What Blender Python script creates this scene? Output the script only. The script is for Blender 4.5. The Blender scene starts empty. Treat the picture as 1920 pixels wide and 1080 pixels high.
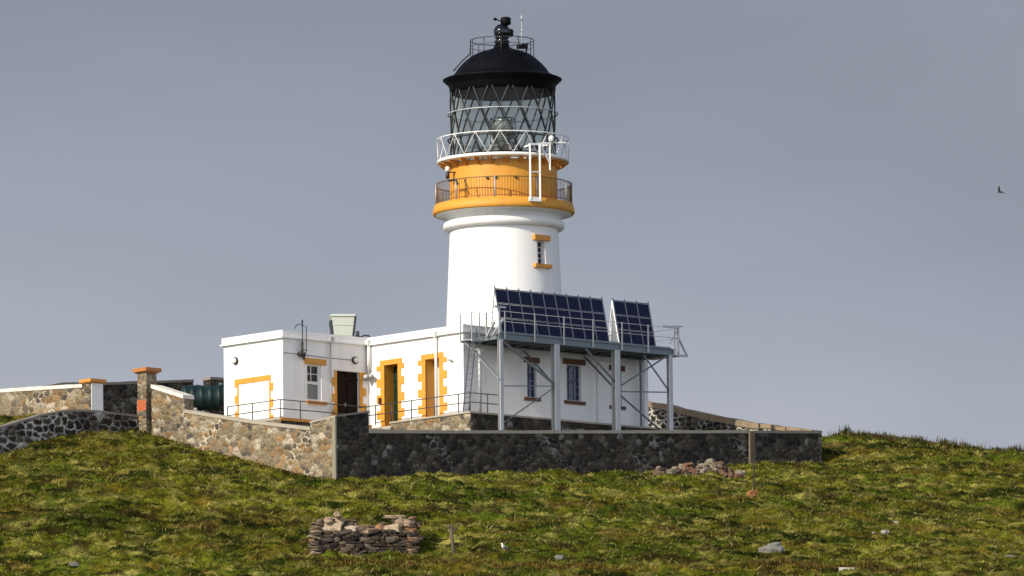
import bpy, bmesh, math, random
import numpy as np
from mathutils import Vector, Matrix, Euler

random.seed(7)
rng = np.random.default_rng(11)
SC = bpy.context.scene
COL = SC.collection
PI = math.pi
R = math.radians

# ------------------------------------------------------------------ camera
cam_d = bpy.data.cameras.new('camera'); cam = bpy.data.objects.new('camera', cam_d); COL.objects.link(cam)
cam_loc = Vector((0, -500, -55.1)); cam_aim = Vector((.374, 0, 7.2))
fwd = (cam_aim - cam_loc)
q = fwd.to_track_quat('-Z', 'Y')
cam.location = cam_loc
cam.rotation_euler = (q.to_matrix() @ Matrix.Rotation(R(-.6), 3, 'Z')).to_euler()
cam_d.sensor_width = 36
cam_d.lens = 36 * (fwd.length / .0267) / 1920
cam_d.clip_start = 1; cam_d.clip_end = 30000
SC.camera = cam

# ------------------------------------------------------------------ sun and sky
SUN_AZ, SUN_EL = 46, 30            # degrees to the left of the viewing direction's back, height
to_sun = Vector((-math.sin(R(SUN_AZ)) * math.cos(R(SUN_EL)), -math.cos(R(SUN_AZ)) * math.cos(R(SUN_EL)), math.sin(R(SUN_EL))))
sd = bpy.data.lights.new('sun', 'SUN'); sun = bpy.data.objects.new('sun', sd); COL.objects.link(sun)
sd.energy = 4.7; sd.angle = R(.5); sd.color = (1, .93, .80)
sun.rotation_euler = (-to_sun).to_track_quat('-Z', 'Y').to_euler()
sun.location = to_sun * 200

W = bpy.data.worlds.new('World'); SC.world = W; W.use_nodes = True
nt = W.node_tree; nt.nodes.clear()
def wn(t, **k):
    n = nt.nodes.new(t)
    for a, b in k.items(): setattr(n, a, b)
    return n
out = wn('ShaderNodeOutputWorld'); mixs = wn('ShaderNodeMixShader')
bg1 = wn('ShaderNodeBackground'); bg2 = wn('ShaderNodeBackground')
sky = wn('ShaderNodeTexSky', sky_type='NISHITA', sun_disc=False)
sky.sun_elevation = R(SUN_EL); sky.sun_rotation = R(180 + SUN_AZ)
sky.dust_density = 2.5; sky.air_density = 1.0
bg1.inputs['Strength'].default_value = .13
nt.links.new(sky.outputs[0], bg1.inputs[0])
tc = wn('ShaderNodeTexCoord'); sep = wn('ShaderNodeSeparateXYZ'); nt.links.new(tc.outputs['Generated'], sep.inputs[0])
# grey haze bank that stands on the horizon, thinning upwards
mp = wn('ShaderNodeMapping'); mp.inputs['Scale'].default_value = (9, 9, 16); nt.links.new(tc.outputs['Generated'], mp.inputs[0])
nz = wn('ShaderNodeTexNoise'); nz.inputs['Scale'].default_value = 1.0; nz.inputs['Detail'].default_value = 4; nz.inputs['Roughness'].default_value = .45
nt.links.new(mp.outputs[0], nz.inputs['Vector'])
ad = wn('ShaderNodeMath', operation='MULTIPLY_ADD'); ad.inputs[1].default_value = .045; nt.links.new(nz.outputs[0], ad.inputs[0]); nt.links.new(sep.outputs['Z'], ad.inputs[2])
rp = wn('ShaderNodeValToRGB'); nt.links.new(ad.outputs[0], rp.inputs[0])
e = rp.color_ramp.elements
e[0].position = .122; e[0].color = (.455, .468, .525, 1)
e[1].position = .180; e[1].color = (.250, .275, .338, 1)
m = e.new(.1345); m.color = (.432, .455, .515, 1)
m = e.new(.1465); m.color = (.336, .376, .446, 1)
m = e.new(.1735); m.color = (.262, .288, .350, 1)
m = e.new(.40); m.color = (.30, .33, .40, 1)
# a paler, softer bank of cloud in the upper right
cm = wn('ShaderNodeMath', operation='MULTIPLY_ADD'); cm.inputs[1].default_value = 3.0; nt.links.new(sep.outputs['Z'], cm.inputs[0]); nt.links.new(sep.outputs['X'], cm.inputs[2])
cs = wn('ShaderNodeMapRange', interpolation_type='SMOOTHSTEP'); nt.links.new(cm.outputs[0], cs.inputs[0]); cs.inputs[1].default_value = .43; cs.inputs[2].default_value = .50; cs.inputs[3].default_value = 0; cs.inputs[4].default_value = .05
cn = wn('ShaderNodeMath', operation='MULTIPLY'); nt.links.new(cs.outputs[0], cn.inputs[0]); nt.links.new(nz.outputs[0], cn.inputs[1])
ca = wn('ShaderNodeMix', data_type='RGBA', blend_type='ADD'); ca.inputs[0].default_value = 1; nt.links.new(rp.outputs[0], ca.inputs[6]); nt.links.new(cn.outputs[0], ca.inputs[7])
mp2 = wn('ShaderNodeMapping'); mp2.inputs['Scale'].default_value = (16, 4, 42); mp2.inputs['Rotation'].default_value = (0, R(28), 0); nt.links.new(tc.outputs['Generated'], mp2.inputs[0])
n2 = wn('ShaderNodeTexNoise'); n2.inputs['Scale'].default_value = 1.0; n2.inputs['Detail'].default_value = 6; n2.inputs['Roughness'].default_value = .5; nt.links.new(mp2.outputs[0], n2.inputs['Vector'])
nr_ = wn('ShaderNodeMapRange'); nt.links.new(n2.outputs[0], nr_.inputs[0]); nr_.inputs[1].default_value = .3; nr_.inputs[2].default_value = .7; nr_.inputs[3].default_value = .945; nr_.inputs[4].default_value = 1.055
cl = wn('ShaderNodeMix', data_type='RGBA', blend_type='MULTIPLY'); cl.inputs[0].default_value = 1; nt.links.new(ca.outputs[2], cl.inputs[6]); nt.links.new(nr_.outputs[0], cl.inputs[7])
nt.links.new(cl.outputs[2], bg2.inputs[0])
# haze behind the viewer is raised: added fill light for the shaded faces
bs = wn('ShaderNodeMapRange', interpolation_type='SMOOTHSTEP'); nt.links.new(sep.outputs['Y'], bs.inputs[0]); bs.inputs[1].default_value = .6; bs.inputs[2].default_value = -.5; bs.inputs[3].default_value = 1; bs.inputs[4].default_value = 3.3
nt.links.new(bs.outputs[0], bg2.inputs[1])
mr = wn('ShaderNodeMapRange'); mr.inputs[1].default_value = .22; mr.inputs[2].default_value = .6; mr.inputs[3].default_value = 1; mr.inputs[4].default_value = 0
nt.links.new(sep.outputs['Z'], mr.inputs[0]); nt.links.new(mr.outputs[0], mixs.inputs[0])
nt.links.new(bg1.outputs[0], mixs.inputs[1]); nt.links.new(bg2.outputs[0], mixs.inputs[2]); nt.links.new(mixs.outputs[0], out.inputs[0])

vs = SC.view_settings
vs.view_transform = 'Standard'; vs.look = 'None'; vs.exposure = 0; vs.gamma = 1; vs.use_curve_mapping = False

# ------------------------------------------------------------------ frames and mesh helpers
PH = R(42)                                        # the buildings are turned 42 degrees to the viewer
UR = Vector((math.cos(PH), math.sin(PH), 0)); VL = Vector((-math.sin(PH), math.cos(PH), 0))
NC = -(UR * 6.2 + VL * 3.8)                       # near corner of the main block; the tower axis is at the origin
def b2w(a, b, z=0): return NC + UR * a + VL * b + Vector((0, 0, z))
BASE = {}

class MB:
    def __init__(s): s.v = []; s.f = []; s.sm = []
    def add(s, vs_, fs, smooth=False):
        n = len(s.v); s.v += [tuple(p) for p in vs_]; s.f += [tuple(i + n for i in f) for f in fs]; s.sm += [smooth] * len(fs); return s
    HEX = [(0,3,2,1),(4,5,6,7),(0,1,5,4),(1,2,6,5),(2,3,7,6),(3,0,4,7)]
    def hexa(s, c): return s.add(c, MB.HEX)
    def box(s, p, q_):
        (x0,y0,z0),(x1,y1,z1) = p, q_
        return s.hexa([(x0,y0,z0),(x1,y0,z0),(x1,y1,z0),(x0,y1,z0),(x0,y0,z1),(x1,y0,z1),(x1,y1,z1),(x0,y1,z1)])
    def pbox(s, fm, u0, u1, z0, z1, o0, o1):      # box on a wall face: along, up, outwards
        return s.hexa([fm(u0,z0,o0),fm(u1,z0,o0),fm(u1,z0,o1),fm(u0,z0,o1),fm(u0,z1,o0),fm(u1,z1,o0),fm(u1,z1,o1),fm(u0,z1,o1)])
    def beam(s, p, q_, w, h=None, up=(0,0,1)):
        h = h or w; p = Vector(p); q_ = Vector(q_); d = (q_-p).normalized(); u = Vector(up)
        if abs(d.dot(u)) > .98: u = Vector((0,1,0))
        x = d.cross(u).normalized(); y = x.cross(d)
        c = []
        for e_ in (p, q_):
            for a, b in ((-1,-1),(1,-1),(1,1),(-1,1)): c.append(e_ + x*(a*w/2) + y*(b*h/2))
        return s.hexa(c)
    def tube(s, pts, r, seg=8, closed=False):
        pts = [Vector(p) for p in pts]; n = len(pts); rings = []; rs = r if isinstance(r, (list, tuple)) else [r]*n
        px = None
        for i, p in enumerate(pts):
            a = pts[(i-1) % n] if (closed or i > 0) else p; b = pts[(i+1) % n] if (closed or i < n-1) else p
            d = (b-a).normalized()
            if px is None:
                u = Vector((0,0,1)) if abs(d.z) < .9 else Vector((1,0,0)); px = d.cross(u).normalized()
            else: px = (px - d*px.dot(d)).normalized()
            py = d.cross(px)
            rings.append([p + px*math.cos(2*PI*k/seg)*rs[i] + py*math.sin(2*PI*k/seg)*rs[i] for k in range(seg)])
        vs_ = [v for rg in rings for v in rg]; fs = []
        for i in range(n if closed else n-1):
            j = (i+1) % n
            for k in range(seg): fs.append((i*seg+k, i*seg+(k+1) % seg, j*seg+(k+1) % seg, j*seg+k))
        if not closed: fs.append(tuple(range(seg))[::-1]); fs.append(tuple((n-1)*seg+k for k in range(seg)))
        return s.add(vs_, fs, True)
    def ring(s, c, rad, r, seg=64, ts=6, a0=0, a1=2*PI):
        full = abs(a1-a0-2*PI) < 1e-6; n = seg if full else seg+1
        return s.tube([(c[0]+rad*math.cos(a0+(a1-a0)*k/seg), c[1]+rad*math.sin(a0+(a1-a0)*k/seg), c[2]) for k in range(n)], r, ts, full)
    def lathe(s, prof, seg=96, c=(0,0), smooth=True, cap=True, a_off=0, skip=None):
        vs_ = [(c[0]+r*math.cos(2*PI*k/seg+a_off), c[1]+r*math.sin(2*PI*k/seg+a_off), z) for r, z in prof for k in range(seg)]; fs = []
        for i in range(len(prof)-1):
            for k in range(seg):
                if skip and skip(i, k): continue
                fs.append((i*seg+k, i*seg+(k+1) % seg, (i+1)*seg+(k+1) % seg, (i+1)*seg+k))
        if cap: fs.append(tuple(range(seg))[::-1]); fs.append(tuple((len(prof)-1)*seg+k for k in range(seg)))
        return s.add(vs_, fs, smooth)
    def wall(s, fm, u0, u1, z0, z1, ops=(), depth=.3):
        us = sorted({u0, u1, *[x for o in ops for x in o[:2]]}); zs = sorted({z0, z1, *[x for o in ops for x in o[2:]]})
        for i in range(len(us)-1):
            for j in range(len(zs)-1):
                cu = (us[i]+us[i+1])/2; cz = (zs[j]+zs[j+1])/2
                if any(o[0] < cu < o[1] and o[2] < cz < o[3] for o in ops): continue
                s.add([fm(us[i],zs[j],0),fm(us[i+1],zs[j],0),fm(us[i+1],zs[j+1],0),fm(us[i],zs[j+1],0)], [(0,1,2,3)])
        for (a, b, c, d) in ops: s.reveal(fm, a, b, c, d, depth)
        return s
    def reveal(s, fm, a, b, c, d, depth, o=0):
        k = [(a,c),(b,c),(b,d),(a,d)]
        for i in range(4):
            p = k[i]; q_ = k[(i+1) % 4]
            s.add([fm(*p,o),fm(*q_,o),fm(*q_,-depth),fm(*p,-depth)], [(0,1,2,3)])
        return s
    def stone(s, c, size, rot=0, tilt=0, rough=.16, n=2):
        bm = bmesh.new(); bmesh.ops.create_cube(bm, size=2)
        bmesh.ops.subdivide_edges(bm, edges=bm.edges[:], cuts=n, use_grid_fill=True)
        M = Matrix.Rotation(rot, 3, 'Z') @ Matrix.Rotation(tilt, 3, 'X') @ Matrix.Rotation(random.uniform(-.2,.2), 3, 'Y')
        seedv = Vector((random.uniform(-50,50),)*3)
        from mathutils import noise
        vs_ = []
        for v in bm.verts:
            p = v.co.copy(); sp = p.normalized()*1.25; p = p.lerp(sp, .55)
            p *= 1 + noise.noise(p*1.1+seedv)*rough*2.2 + random.uniform(-rough,rough)*.35
            vs_.append(M @ Vector((p.x*size[0]/2, p.y*size[1]/2, p.z*size[2]/2)) + Vector(c))
        fs = [tuple(v.index for v in f.verts) for f in bm.faces]; bm.free()
        return s.add(vs_, fs, False)
    def mesh(s, name, mat, base=(0,0,0), recalc=True):
        me = bpy.data.meshes.new(name); b = Vector(base)
        used = sorted({i for f_ in s.f for i in f_}); ix = {i: k for k, i in enumerate(used)}
        me.from_pydata([Vector(s.v[i])-b for i in used], [], [tuple(ix[i] for i in f_) for f_ in s.f])
        me.polygons.foreach_set('use_smooth', s.sm)
        if recalc:
            bm = bmesh.new(); bm.from_mesh(me); bmesh.ops.remove_doubles(bm, verts=bm.verts, dist=1e-5) if recalc == 2 else None
            bmesh.ops.recalc_face_normals(bm, faces=bm.faces); bm.to_mesh(me); bm.free()
        if mat: me.materials.append(mat)
        me.update(); return me

def relief_mesh(name, matl, fm, u0, u1, zb, zt, palette, mortar, base, seed, size=(.40,.24), mw=.035, pale=None, pale_amt=.25, step=.045, depth=.055):
    """a face of real rubble: every stone stands proud of its joints by its own amount and has its own colour"""
    g_ = np.random.default_rng(seed); L = u1-u0
    nu = max(4, int(L/step)); hmax = max(zt(u)-zb(u) for u in np.linspace(u0,u1,9)); nv = max(4, int(hmax/step))
    us = np.linspace(u0, u1, nu); zB = np.array([zb(u) for u in us]); zT = np.array([zt(u) for u in us])
    U = np.repeat(us[None], nv, 0); tt = np.linspace(0,1,nv)[:,None]; Z = zB[None]*(1-tt)+zT[None]*tt
    lo, hi = zB.min()-.3, zT.max()+.3; sites = []; z = lo
    while z < hi:
        h = size[1]*g_.uniform(.7,1.4); u = u0-.5+g_.uniform(0,.3)
        while u < u1+.5:
            w = size[0]*g_.lognormal(0,.38); sites.append((u+w/2, z+h/2+g_.normal(0,.25*h), 1/np.sqrt(w), 1/np.sqrt(h))); u += w
        z += h
    S_ = np.array(sites); order = np.argsort(S_[:,0]); S_ = S_[order]
    wob = lambda a, f1, f2, p: a*(np.sin(U*f1+Z*f2+p)+.6*np.sin(U*f1*2.3-Z*f2*1.7+p*2))
    Uw = (U+wob(.03,9,13,seed)).ravel(); Zw = (Z+wob(.025,11,8,seed+1.3)).ravel()
    d1 = np.full(Uw.size, 9.); d2 = np.full(Uw.size, 9.); id1 = np.zeros(Uw.size, int); od = np.argsort(Uw); CH = 3000
    for i in range(0, Uw.size, CH):
        k = od[i:i+CH]; a, b = np.searchsorted(S_[:,0], [Uw[k[0]]-1.1, Uw[k[-1]]+1.1]); s_ = S_[a:b]
        D = np.sqrt(((Uw[k][:,None]-s_[:,0])*s_[:,2]*.62)**2+((Zw[k][:,None]-s_[:,1])*s_[:,3]*.62)**2)
        j = np.argpartition(D, 1, 1)[:,:2]; dd = np.take_along_axis(D, j, 1); sw = dd[:,0] > dd[:,1]; dd.sort(1)
        id1[k] = a+np.where(sw, j[:,1], j[:,0]); d1[k] = dd[:,0]; d2[k] = dd[:,1]
    e_ = (d2-d1)*.5; out_ = g_.uniform(.25,1,len(S_))[id1]
    prof = np.clip(e_/(mw*2.6), 0, 1); prof = prof*prof*(3-2*prof)
    O = depth*(prof*(.35+.65*out_)-.15)+.010*g_.normal(0,1,Uw.size)*prof
    pal = np.array(palette); pc_ = pal[g_.integers(0,len(pal),len(S_))]*g_.uniform(.72,1.3,len(S_))[:,None]
    if pale is not None: q_ = g_.uniform(0,1,len(S_)) < .03; pc_[q_] = np.array(pale)*.62
    mot = 1+.22*g_.normal(0,1,(Uw.size,1)); colr = pc_[id1]*np.clip(mot,.5,1.7)
    big = .5+.25*np.sin(U.ravel()*.9+seed)+.25*np.sin(U.ravel()*2.3+Z.ravel()*2.9+seed*1.7)+.12*g_.normal(0,1,Uw.size)
    mk = np.clip(1-e_/mw, 0, 1); mc = np.repeat(np.array(mortar)[None], Uw.size, 0)
    if pale is not None:
        p_ = np.clip((big-(1-pale_amt))/.18, 0, 1)[:,None]; mc = mc*(1-p_)+np.array(pale)*p_; mk = np.clip(mk*(1+1.2*p_[:,0]), 0, 1)
    mk = np.clip(mk*1.7, 0, 1)[:,None]; colr = colr*(1-mk)+mc*mk
    vv = [fm(u, z_, o) for u, z_, o in zip(U.ravel(), Z.ravel(), O)]
    n0 = len(vv); fs = [(j*nu+i, j*nu+i+1, (j+1)*nu+i+1, (j+1)*nu+i) for j in range(nv-1) for i in range(nu-1)]
    rim = [i for i in range(nu)]+[j*nu+nu-1 for j in range(1,nv)]+[(nv-1)*nu+i for i in range(nu-2,-1,-1)]+[j*nu for j in range(nv-2,0,-1)]
    for r_ in rim: vv.append(fm(U.ravel()[r_], Z.ravel()[r_], -.12))
    m_ = len(rim)
    for k in range(m_): fs.append((rim[k], n0+k, n0+(k+1) % m_, rim[(k+1) % m_]))
    colr = np.concatenate([colr, colr[rim]]); me = bpy.data.meshes.new(name); bb = Vector(base)
    me.from_pydata([Vector(v)-bb for v in vv], [], fs); me.polygons.foreach_set('use_smooth', np.ones(len(fs), bool))
    bm = bmesh.new(); bm.from_mesh(me); bmesh.ops.recalc_face_normals(bm, faces=bm.faces); bm.to_mesh(me); bm.free()
    nrm = Vector(fm(u0,0,1))-Vector(fm(u0,0,0))
    if sum(1 for p in me.polygons[:200] if p.normal.dot(nrm) > 0) < 100: me.flip_normals()
    at = me.attributes.new('plant_colour', 'FLOAT_COLOR', 'POINT'); at.data.foreach_set('color', np.concatenate([np.clip(colr,.004,.9), np.ones((len(colr),1))], 1).astype(np.float32).ravel())
    me.materials.append(matl); me.update(); return me
SEED_ = [3]
def rubble_part(parent, fm, u0, u1, zb, zt, kind, name='masonry', label=None):
    SEED_[0] += 7; k = RUB[kind]
    o = bpy.data.objects.new(name, relief_mesh(name, M['rubble'], fm, u0, u1, zb, zt, k[0], k[1], BASE[parent], SEED_[0], k[2], k[3], k[4], k[5])); COL.objects.link(o); o.parent = parent; BASE[o] = BASE[parent]
    if label: o['label'] = label
    return o
def tag(o, label=None, cat=None, group=None, kind=None):
    if label: o['label'] = label
    if cat: o['category'] = cat
    if group: o['group'] = group
    if kind: o['kind'] = kind
    return o
def pose(o, base, frame):
    if frame == 'B': o.location = b2w(*base); o.rotation_euler = (0,0,PH)
    elif isinstance(frame, (int, float)): o.location = base; o.rotation_euler = (0,0,frame)   # world place, own turn: meshes in local metres
    else: o.location = base
    BASE[o] = (0,0,0) if isinstance(frame, (int, float)) else base
def thing(name, label, cat, base=(0,0,0), frame='B', group=None):
    o = bpy.data.objects.new(name, None); COL.objects.link(o); o.empty_display_size = .3
    pose(o, base, frame); return tag(o, label, cat, group)
def part(parent, name, mb, mat, label=None, recalc=True):
    o = bpy.data.objects.new(name, mb.mesh(name, mat, BASE[parent], recalc)); COL.objects.link(o); o.parent = parent; BASE[o] = BASE[parent]
    if label: o['label'] = label
    return o
def part_split(parent, name, mb, mat):
    """every separate piece of the builder becomes a part of its own"""
    up = list(range(len(mb.v)))
    def find(i):
        while up[i] != i: up[i] = up[up[i]]; i = up[i]
        return i
    for f_ in mb.f:
        r0 = find(f_[0])
        for i in f_[1:]: up[find(i)] = r0
    gr_ = {}
    for f_, s_ in zip(mb.f, mb.sm): gr_.setdefault(find(f_[0]), []).append((f_, s_))
    for fl in gr_.values():
        m_ = MB(); mp_ = {}
        for f_, s_ in fl:
            for i in f_:
                if i not in mp_: mp_[i] = len(m_.v); m_.v.append(mb.v[i])
            m_.f.append(tuple(mp_[i] for i in f_)); m_.sm.append(s_)
        part(parent, name, m_, mat)
def solo(name, mb, mat, label=None, cat=None, base=(0,0,0), frame='B', group=None, kind=None, recalc=True):
    bs = (0,0,0) if isinstance(frame, (int, float)) else base
    o = bpy.data.objects.new(name, mb.mesh(name, mat, bs, recalc)); COL.objects.link(o); pose(o, base, frame)
    return tag(o, label, cat, group, kind)
def copy_tree(o, parent=None):
    c = o.copy(); COL.objects.link(c)
    if parent: c.parent = parent
    for ch in list(o.children): copy_tree(ch, c)
    return c

# ------------------------------------------------------------------ materials
def mat(name, color=(.5,.5,.5), rough=.6, metal=0, spec=.5):
    m = bpy.data.materials.new(name); m.use_nodes = True; b = m.node_tree.nodes['Principled BSDF']
    b.inputs['Base Color'].default_value = (*color, 1); b.inputs['Roughness'].default_value = rough; b.inputs['Metallic'].default_value = metal
    b.inputs['Specular IOR Level'].default_value = spec
    return m
class NB:
    def __init__(s, m): s.t = m.node_tree; s.b = s.t.nodes['Principled BSDF']
    def n(s, t, ins=None, **k):
        nd = s.t.nodes.new(t)
        for a, b in k.items(): setattr(nd, a, b)
        for a, b in (ins or {}).items(): s.set(nd, a, b)
        return nd
    def set(s, nd, a, v):
        if isinstance(v, bpy.types.NodeSocket): s.t.links.new(v, nd.inputs[a])
        elif isinstance(v, bpy.types.Node): s.t.links.new(v.outputs[0], nd.inputs[a])
        else: nd.inputs[a].default_value = v
    def coords(s, scale=(1,1,1)):
        c = s.n('ShaderNodeTexCoord'); return s.n('ShaderNodeMapping', {'Vector': c.outputs['Object'], 'Scale': scale})
    def noise(s, vec, scale=1, detail=4, rough=.5): return s.n('ShaderNodeTexNoise', {'Vector': vec, 'Scale': scale, 'Detail': detail, 'Roughness': rough})
    def ramp(s, fac, stops, interp='LINEAR'):
        r = s.n('ShaderNodeValToRGB', {'Fac': fac}); e = r.color_ramp.elements; r.color_ramp.interpolation = interp
        e[0].position = stops[0][0]; e[0].color = (*stops[0][1], 1); e[1].position = stops[-1][0]; e[1].color = (*stops[-1][1], 1)
        for p, c in stops[1:-1]: x = e.new(p); x.color = (*c, 1)
        return r
    def mix(s, fac, a, b, mode='MIX'):
        m = s.n('ShaderNodeMix', data_type='RGBA', blend_type=mode)
        for i, v in ((0, fac), (6, a), (7, b)):
            if isinstance(v, bpy.types.NodeSocket): s.t.links.new(v, m.inputs[i])
            elif isinstance(v, bpy.types.Node): s.t.links.new(v.outputs[0], m.inputs[i])
            else: m.inputs[i].default_value = (*v, 1) if isinstance(v, tuple) and len(v) == 3 else v
        return m.outputs[2]
    def math(s, op, a, b=0): 
        m = s.n('ShaderNodeMath', operation=op); s.set(m, 0, a); s.set(m, 1, b); return m
    def mr(s, v, a, b, c=0, d=1): return s.n('ShaderNodeMapRange', {0: v, 1: a, 2: b, 3: c, 4: d})
    def bump(s, h, strength=.3, dist=.05, normal=None):
        b = s.n('ShaderNodeBump', {'Height': h, 'Strength': strength, 'Distance': dist})
        if normal: s.set(b, 'Normal', normal)
        return b
    def color(s, v): s.set(s.b, 'Base Color', v)
    def normal(s, v): s.set(s.b, 'Normal', v)

def weathered(name, color, rough, streak=.12, dirt=(.30,.27,.22), courses=0, bump=.25, metal=0, spots=None):
    m = mat(name, color, rough, metal); g = NB(m); c = g.coords()
    st = g.noise(g.coords((2.2,2.2,.28)), 1, 5, .6); fac = g.mr(st, .48, .78, 0, streak)
    col = g.mix(fac.outputs[0], color, dirt)
    if spots:
        sp = g.noise(c, 3.1, 6, .7); col = g.mix(g.mr(sp, .62, .72, 0, .75).outputs[0], col, spots)
    g.color(col)
    h = g.noise(c, 6, 5, .6)
    bp = g.bump(h, bump, .02)
    if courses:
        sz = g.n('ShaderNodeSeparateXYZ', {0: g.n('ShaderNodeTexCoord').outputs['Object']})
        f = g.math('FRACT', g.math('MULTIPLY', sz.outputs['Z'], 1/courses)); d = g.math('ABSOLUTE', g.math('SUBTRACT', f, .5))
        bp = g.bump(g.mr(d, .44, .5, 1, 0).outputs[0], .35, .012, bp)
    g.normal(bp); return m

def masonry(name, stones, mortar, size=(.42,.30), mort_amt=.5, mort_w=.05, bump=.8, var=.6, rag_=.16, flecks=None):
    m = mat(name, (.3,.3,.3), .92, 0, .25); g = NB(m); c = g.coords((1/size[0], 1/size[0], 1/size[1]))
    ds = g.noise(g.coords((2.4,2.4,2.4)), 1, 4, .6)
    off = g.n('ShaderNodeVectorMath', {0: ds.outputs['Color'], 1: (.5,.5,.5)}, operation='SUBTRACT')
    sc = g.n('ShaderNodeVectorMath', {0: off, 1: (2.0,2.0,2.0)}, operation='MULTIPLY'); vec = g.n('ShaderNodeVectorMath', {0: c, 1: sc}, operation='ADD')
    v1 = g.n('ShaderNodeTexVoronoi', {'Vector': vec, 'Scale': 1.0, 'Randomness': .95}, feature='F1')
    v2 = g.n('ShaderNodeTexVoronoi', {'Vector': vec, 'Scale': 1.0, 'Randomness': .95}, feature='DISTANCE_TO_EDGE')
    hs = g.n('ShaderNodeSeparateColor', {0: v1.outputs['Color']})
    r = g.ramp(hs.outputs[0], [(i/len(stones), s_) for i, s_ in enumerate(stones)], 'CONSTANT')
    fn = g.noise(g.coords(), 9, 6, .65)
    col = g.mix(var, r, g.ramp(fn, [(.3,(.35,.33,.3)),(.5,(1,1,1)),(.75,(1.7,1.6,1.45))]).outputs[0], 'MULTIPLY')
    big = g.noise(g.coords(), .75, 4, .6)
    rag = g.math('ADD', v2, g.math('MULTIPLY', g.math('SUBTRACT', g.noise(g.coords(), 5, 4, .7), .5), rag_)); mask = g.mr(rag, mort_w*.3, mort_w*1.25, 1, 0)
    thr = g.mr(big, .58-mort_amt*.3, .70-mort_amt*.3, 0, 1)
    mm = g.math('MULTIPLY', mask, thr)
    gap = g.math('MULTIPLY', mask, g.math('SUBTRACT', 1, thr))
    col = g.mix(g.math('MULTIPLY', gap, .7), col, tuple(x*.35 for x in stones[0]))
    col = g.mix(mm, col, mortar)
    if flecks:
        fk = g.noise(g.coords((2.2,2.2,1.5)), 3.4, 4, .6); col = g.mix(g.math('MULTIPLY', g.mr(fk, .62, .67), g.mr(big, .40, .55)), col, flecks)
    g.color(col)
    h = g.math('ADD', g.mr(v2, 0, .22, 0, 1), g.math('MULTIPLY', fn, .5)); g.normal(g.bump(h, bump, .09)); return m

M = {}
M['white'] = weathered('white_paint', (.80,.79,.76), .6, .10, (.42,.40,.34), .38, .2)
M['white_smooth'] = weathered('white_paint_smooth', (.78,.77,.73), .5, .18, (.38,.33,.26), 0, .1)
M['orange'] = weathered('ochre_paint', (.63,.285,.028), .6, .42, (.40,.17,.035), 0, .3)
M['orange_old'] = weathered('ochre_paint_old', (.58,.25,.04), .65, .4, (.25,.14,.06), 0, .3)
M['callbox'] = mat('dark_red', (.07,.012,.008), .5)
M['redpaint'] = weathered('red_paint', (.38,.085,.022), .7, .4)
M['black'] = weathered('black_paint', (.0014,.0014,.0024), .6, .10, (.012,.011,.012), 0, .1)
M['black'].node_tree.nodes['Principled BSDF'].inputs['Specular IOR Level'].default_value = .12
M['iron'] = mat('dark_iron', (.016,.018,.019), .5)
M['rail'] = mat('rail_grey', (.05,.05,.052), .55, .2)
M['guard'] = mat('guard_rail_steel', (.26,.27,.28), .5, .3)
M['pvframe'] = mat('panel_frame', (.10,.11,.145), .5, .2)
M['brace'] = mat('brace_steel', (.13,.145,.155), .5, .2)
M['trim_shaded'] = weathered('shaded_ochre_trim', (.12,.052,.018), .7, .4, (.08,.05,.03), 0, .3)  # ochre lintels and sills with the platform's deep shade put into the brown
M['steel'] = weathered('galvanised_steel', (.40,.415,.42), .5, .25, (.22,.19,.16), 0, .1, .25)
M['beam'] = weathered('steel_beam', (.15,.185,.20), .5, .3, (.16,.15,.14), 0, .1, .2)
M['deck'] = mat('deck_grating', (.10,.11,.12), .7, .3)
M['whitesteel'] = mat('white_steel', (.78,.77,.74), .5)
M['goldmesh'] = mat('brass_brown_steel', (.20,.12,.045), .45, .4)
M['darkglass'] = mat('window_glass', (.010,.013,.02), .25, 0, .25)
M['blueglass'] = mat('window_glass_blue', (.012,.022,.07), .12, 0, .6)
M['blind'] = mat('window_blind', (.16,.19,.19), .4)
M['frame'] = mat('window_frame', (.66,.66,.64), .5)
M['bluefr'] = mat('window_bars', (.13,.16,.24), .5)
M['browndoor'] = weathered('brown_door', (.007,.0035,.003), .6, .2, (.03,.012,.008))
M['greendoor'] = weathered('green_door', (.006,.025,.015), .45, .2)
for k_ in ('browndoor','greendoor'): M[k_].node_tree.nodes['Principled BSDF'].inputs['Specular IOR Level'].default_value = .12
M['whitedoor'] = weathered('grey_white_door', (.55,.56,.55), .5, .2)
M['pipe'] = mat('pipe_white', (.72,.70,.66), .5)
M['lampw'] = mat('lamp_opal', (.78,.76,.70), .25)
M['dark'] = mat('dark_fitting', (.02,.018,.018), .5)
M['tank'] = weathered('tank_grp', (.50,.53,.45), .5, .25, (.35,.36,.30), 0, .1)
M['tankdark'] = mat('tank_side', (.028,.033,.034), .6)
M['oil'] = weathered('green_plastic', (.0035,.017,.017), .45, .2, (.02,.04,.04))
M['coping_pale'] = weathered('pale_coping', (.66,.62,.54), .9, .5, (.30,.26,.20), 0, .5, 0, (.45,.40,.30))
M['coping_tan'] = weathered('tan_coping', (.27,.20,.125), .95, .7, (.10,.08,.05), 0, 1.0, 0, (.40,.32,.20))
M['quoin'] = weathered('quoin_stone', (.22,.20,.14), .9, .5)
M['coping'] = weathered('concrete_coping', (.35,.305,.235), .9, .45, (.22,.18,.13), 0, .6, 0, (.30,.24,.16))
M['copdark'] = weathered('stone_coping', (.23,.20,.16), .9, .5, (.10,.08,.06), 0, .7, 0, (.32,.27,.18))
M['roof'] = weathered('roof_felt', (.30,.30,.30), .9, .3)
M['conc'] = weathered('concrete', (.36,.34,.30), .9, .4, (.2,.18,.14), 0, .5)
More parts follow.
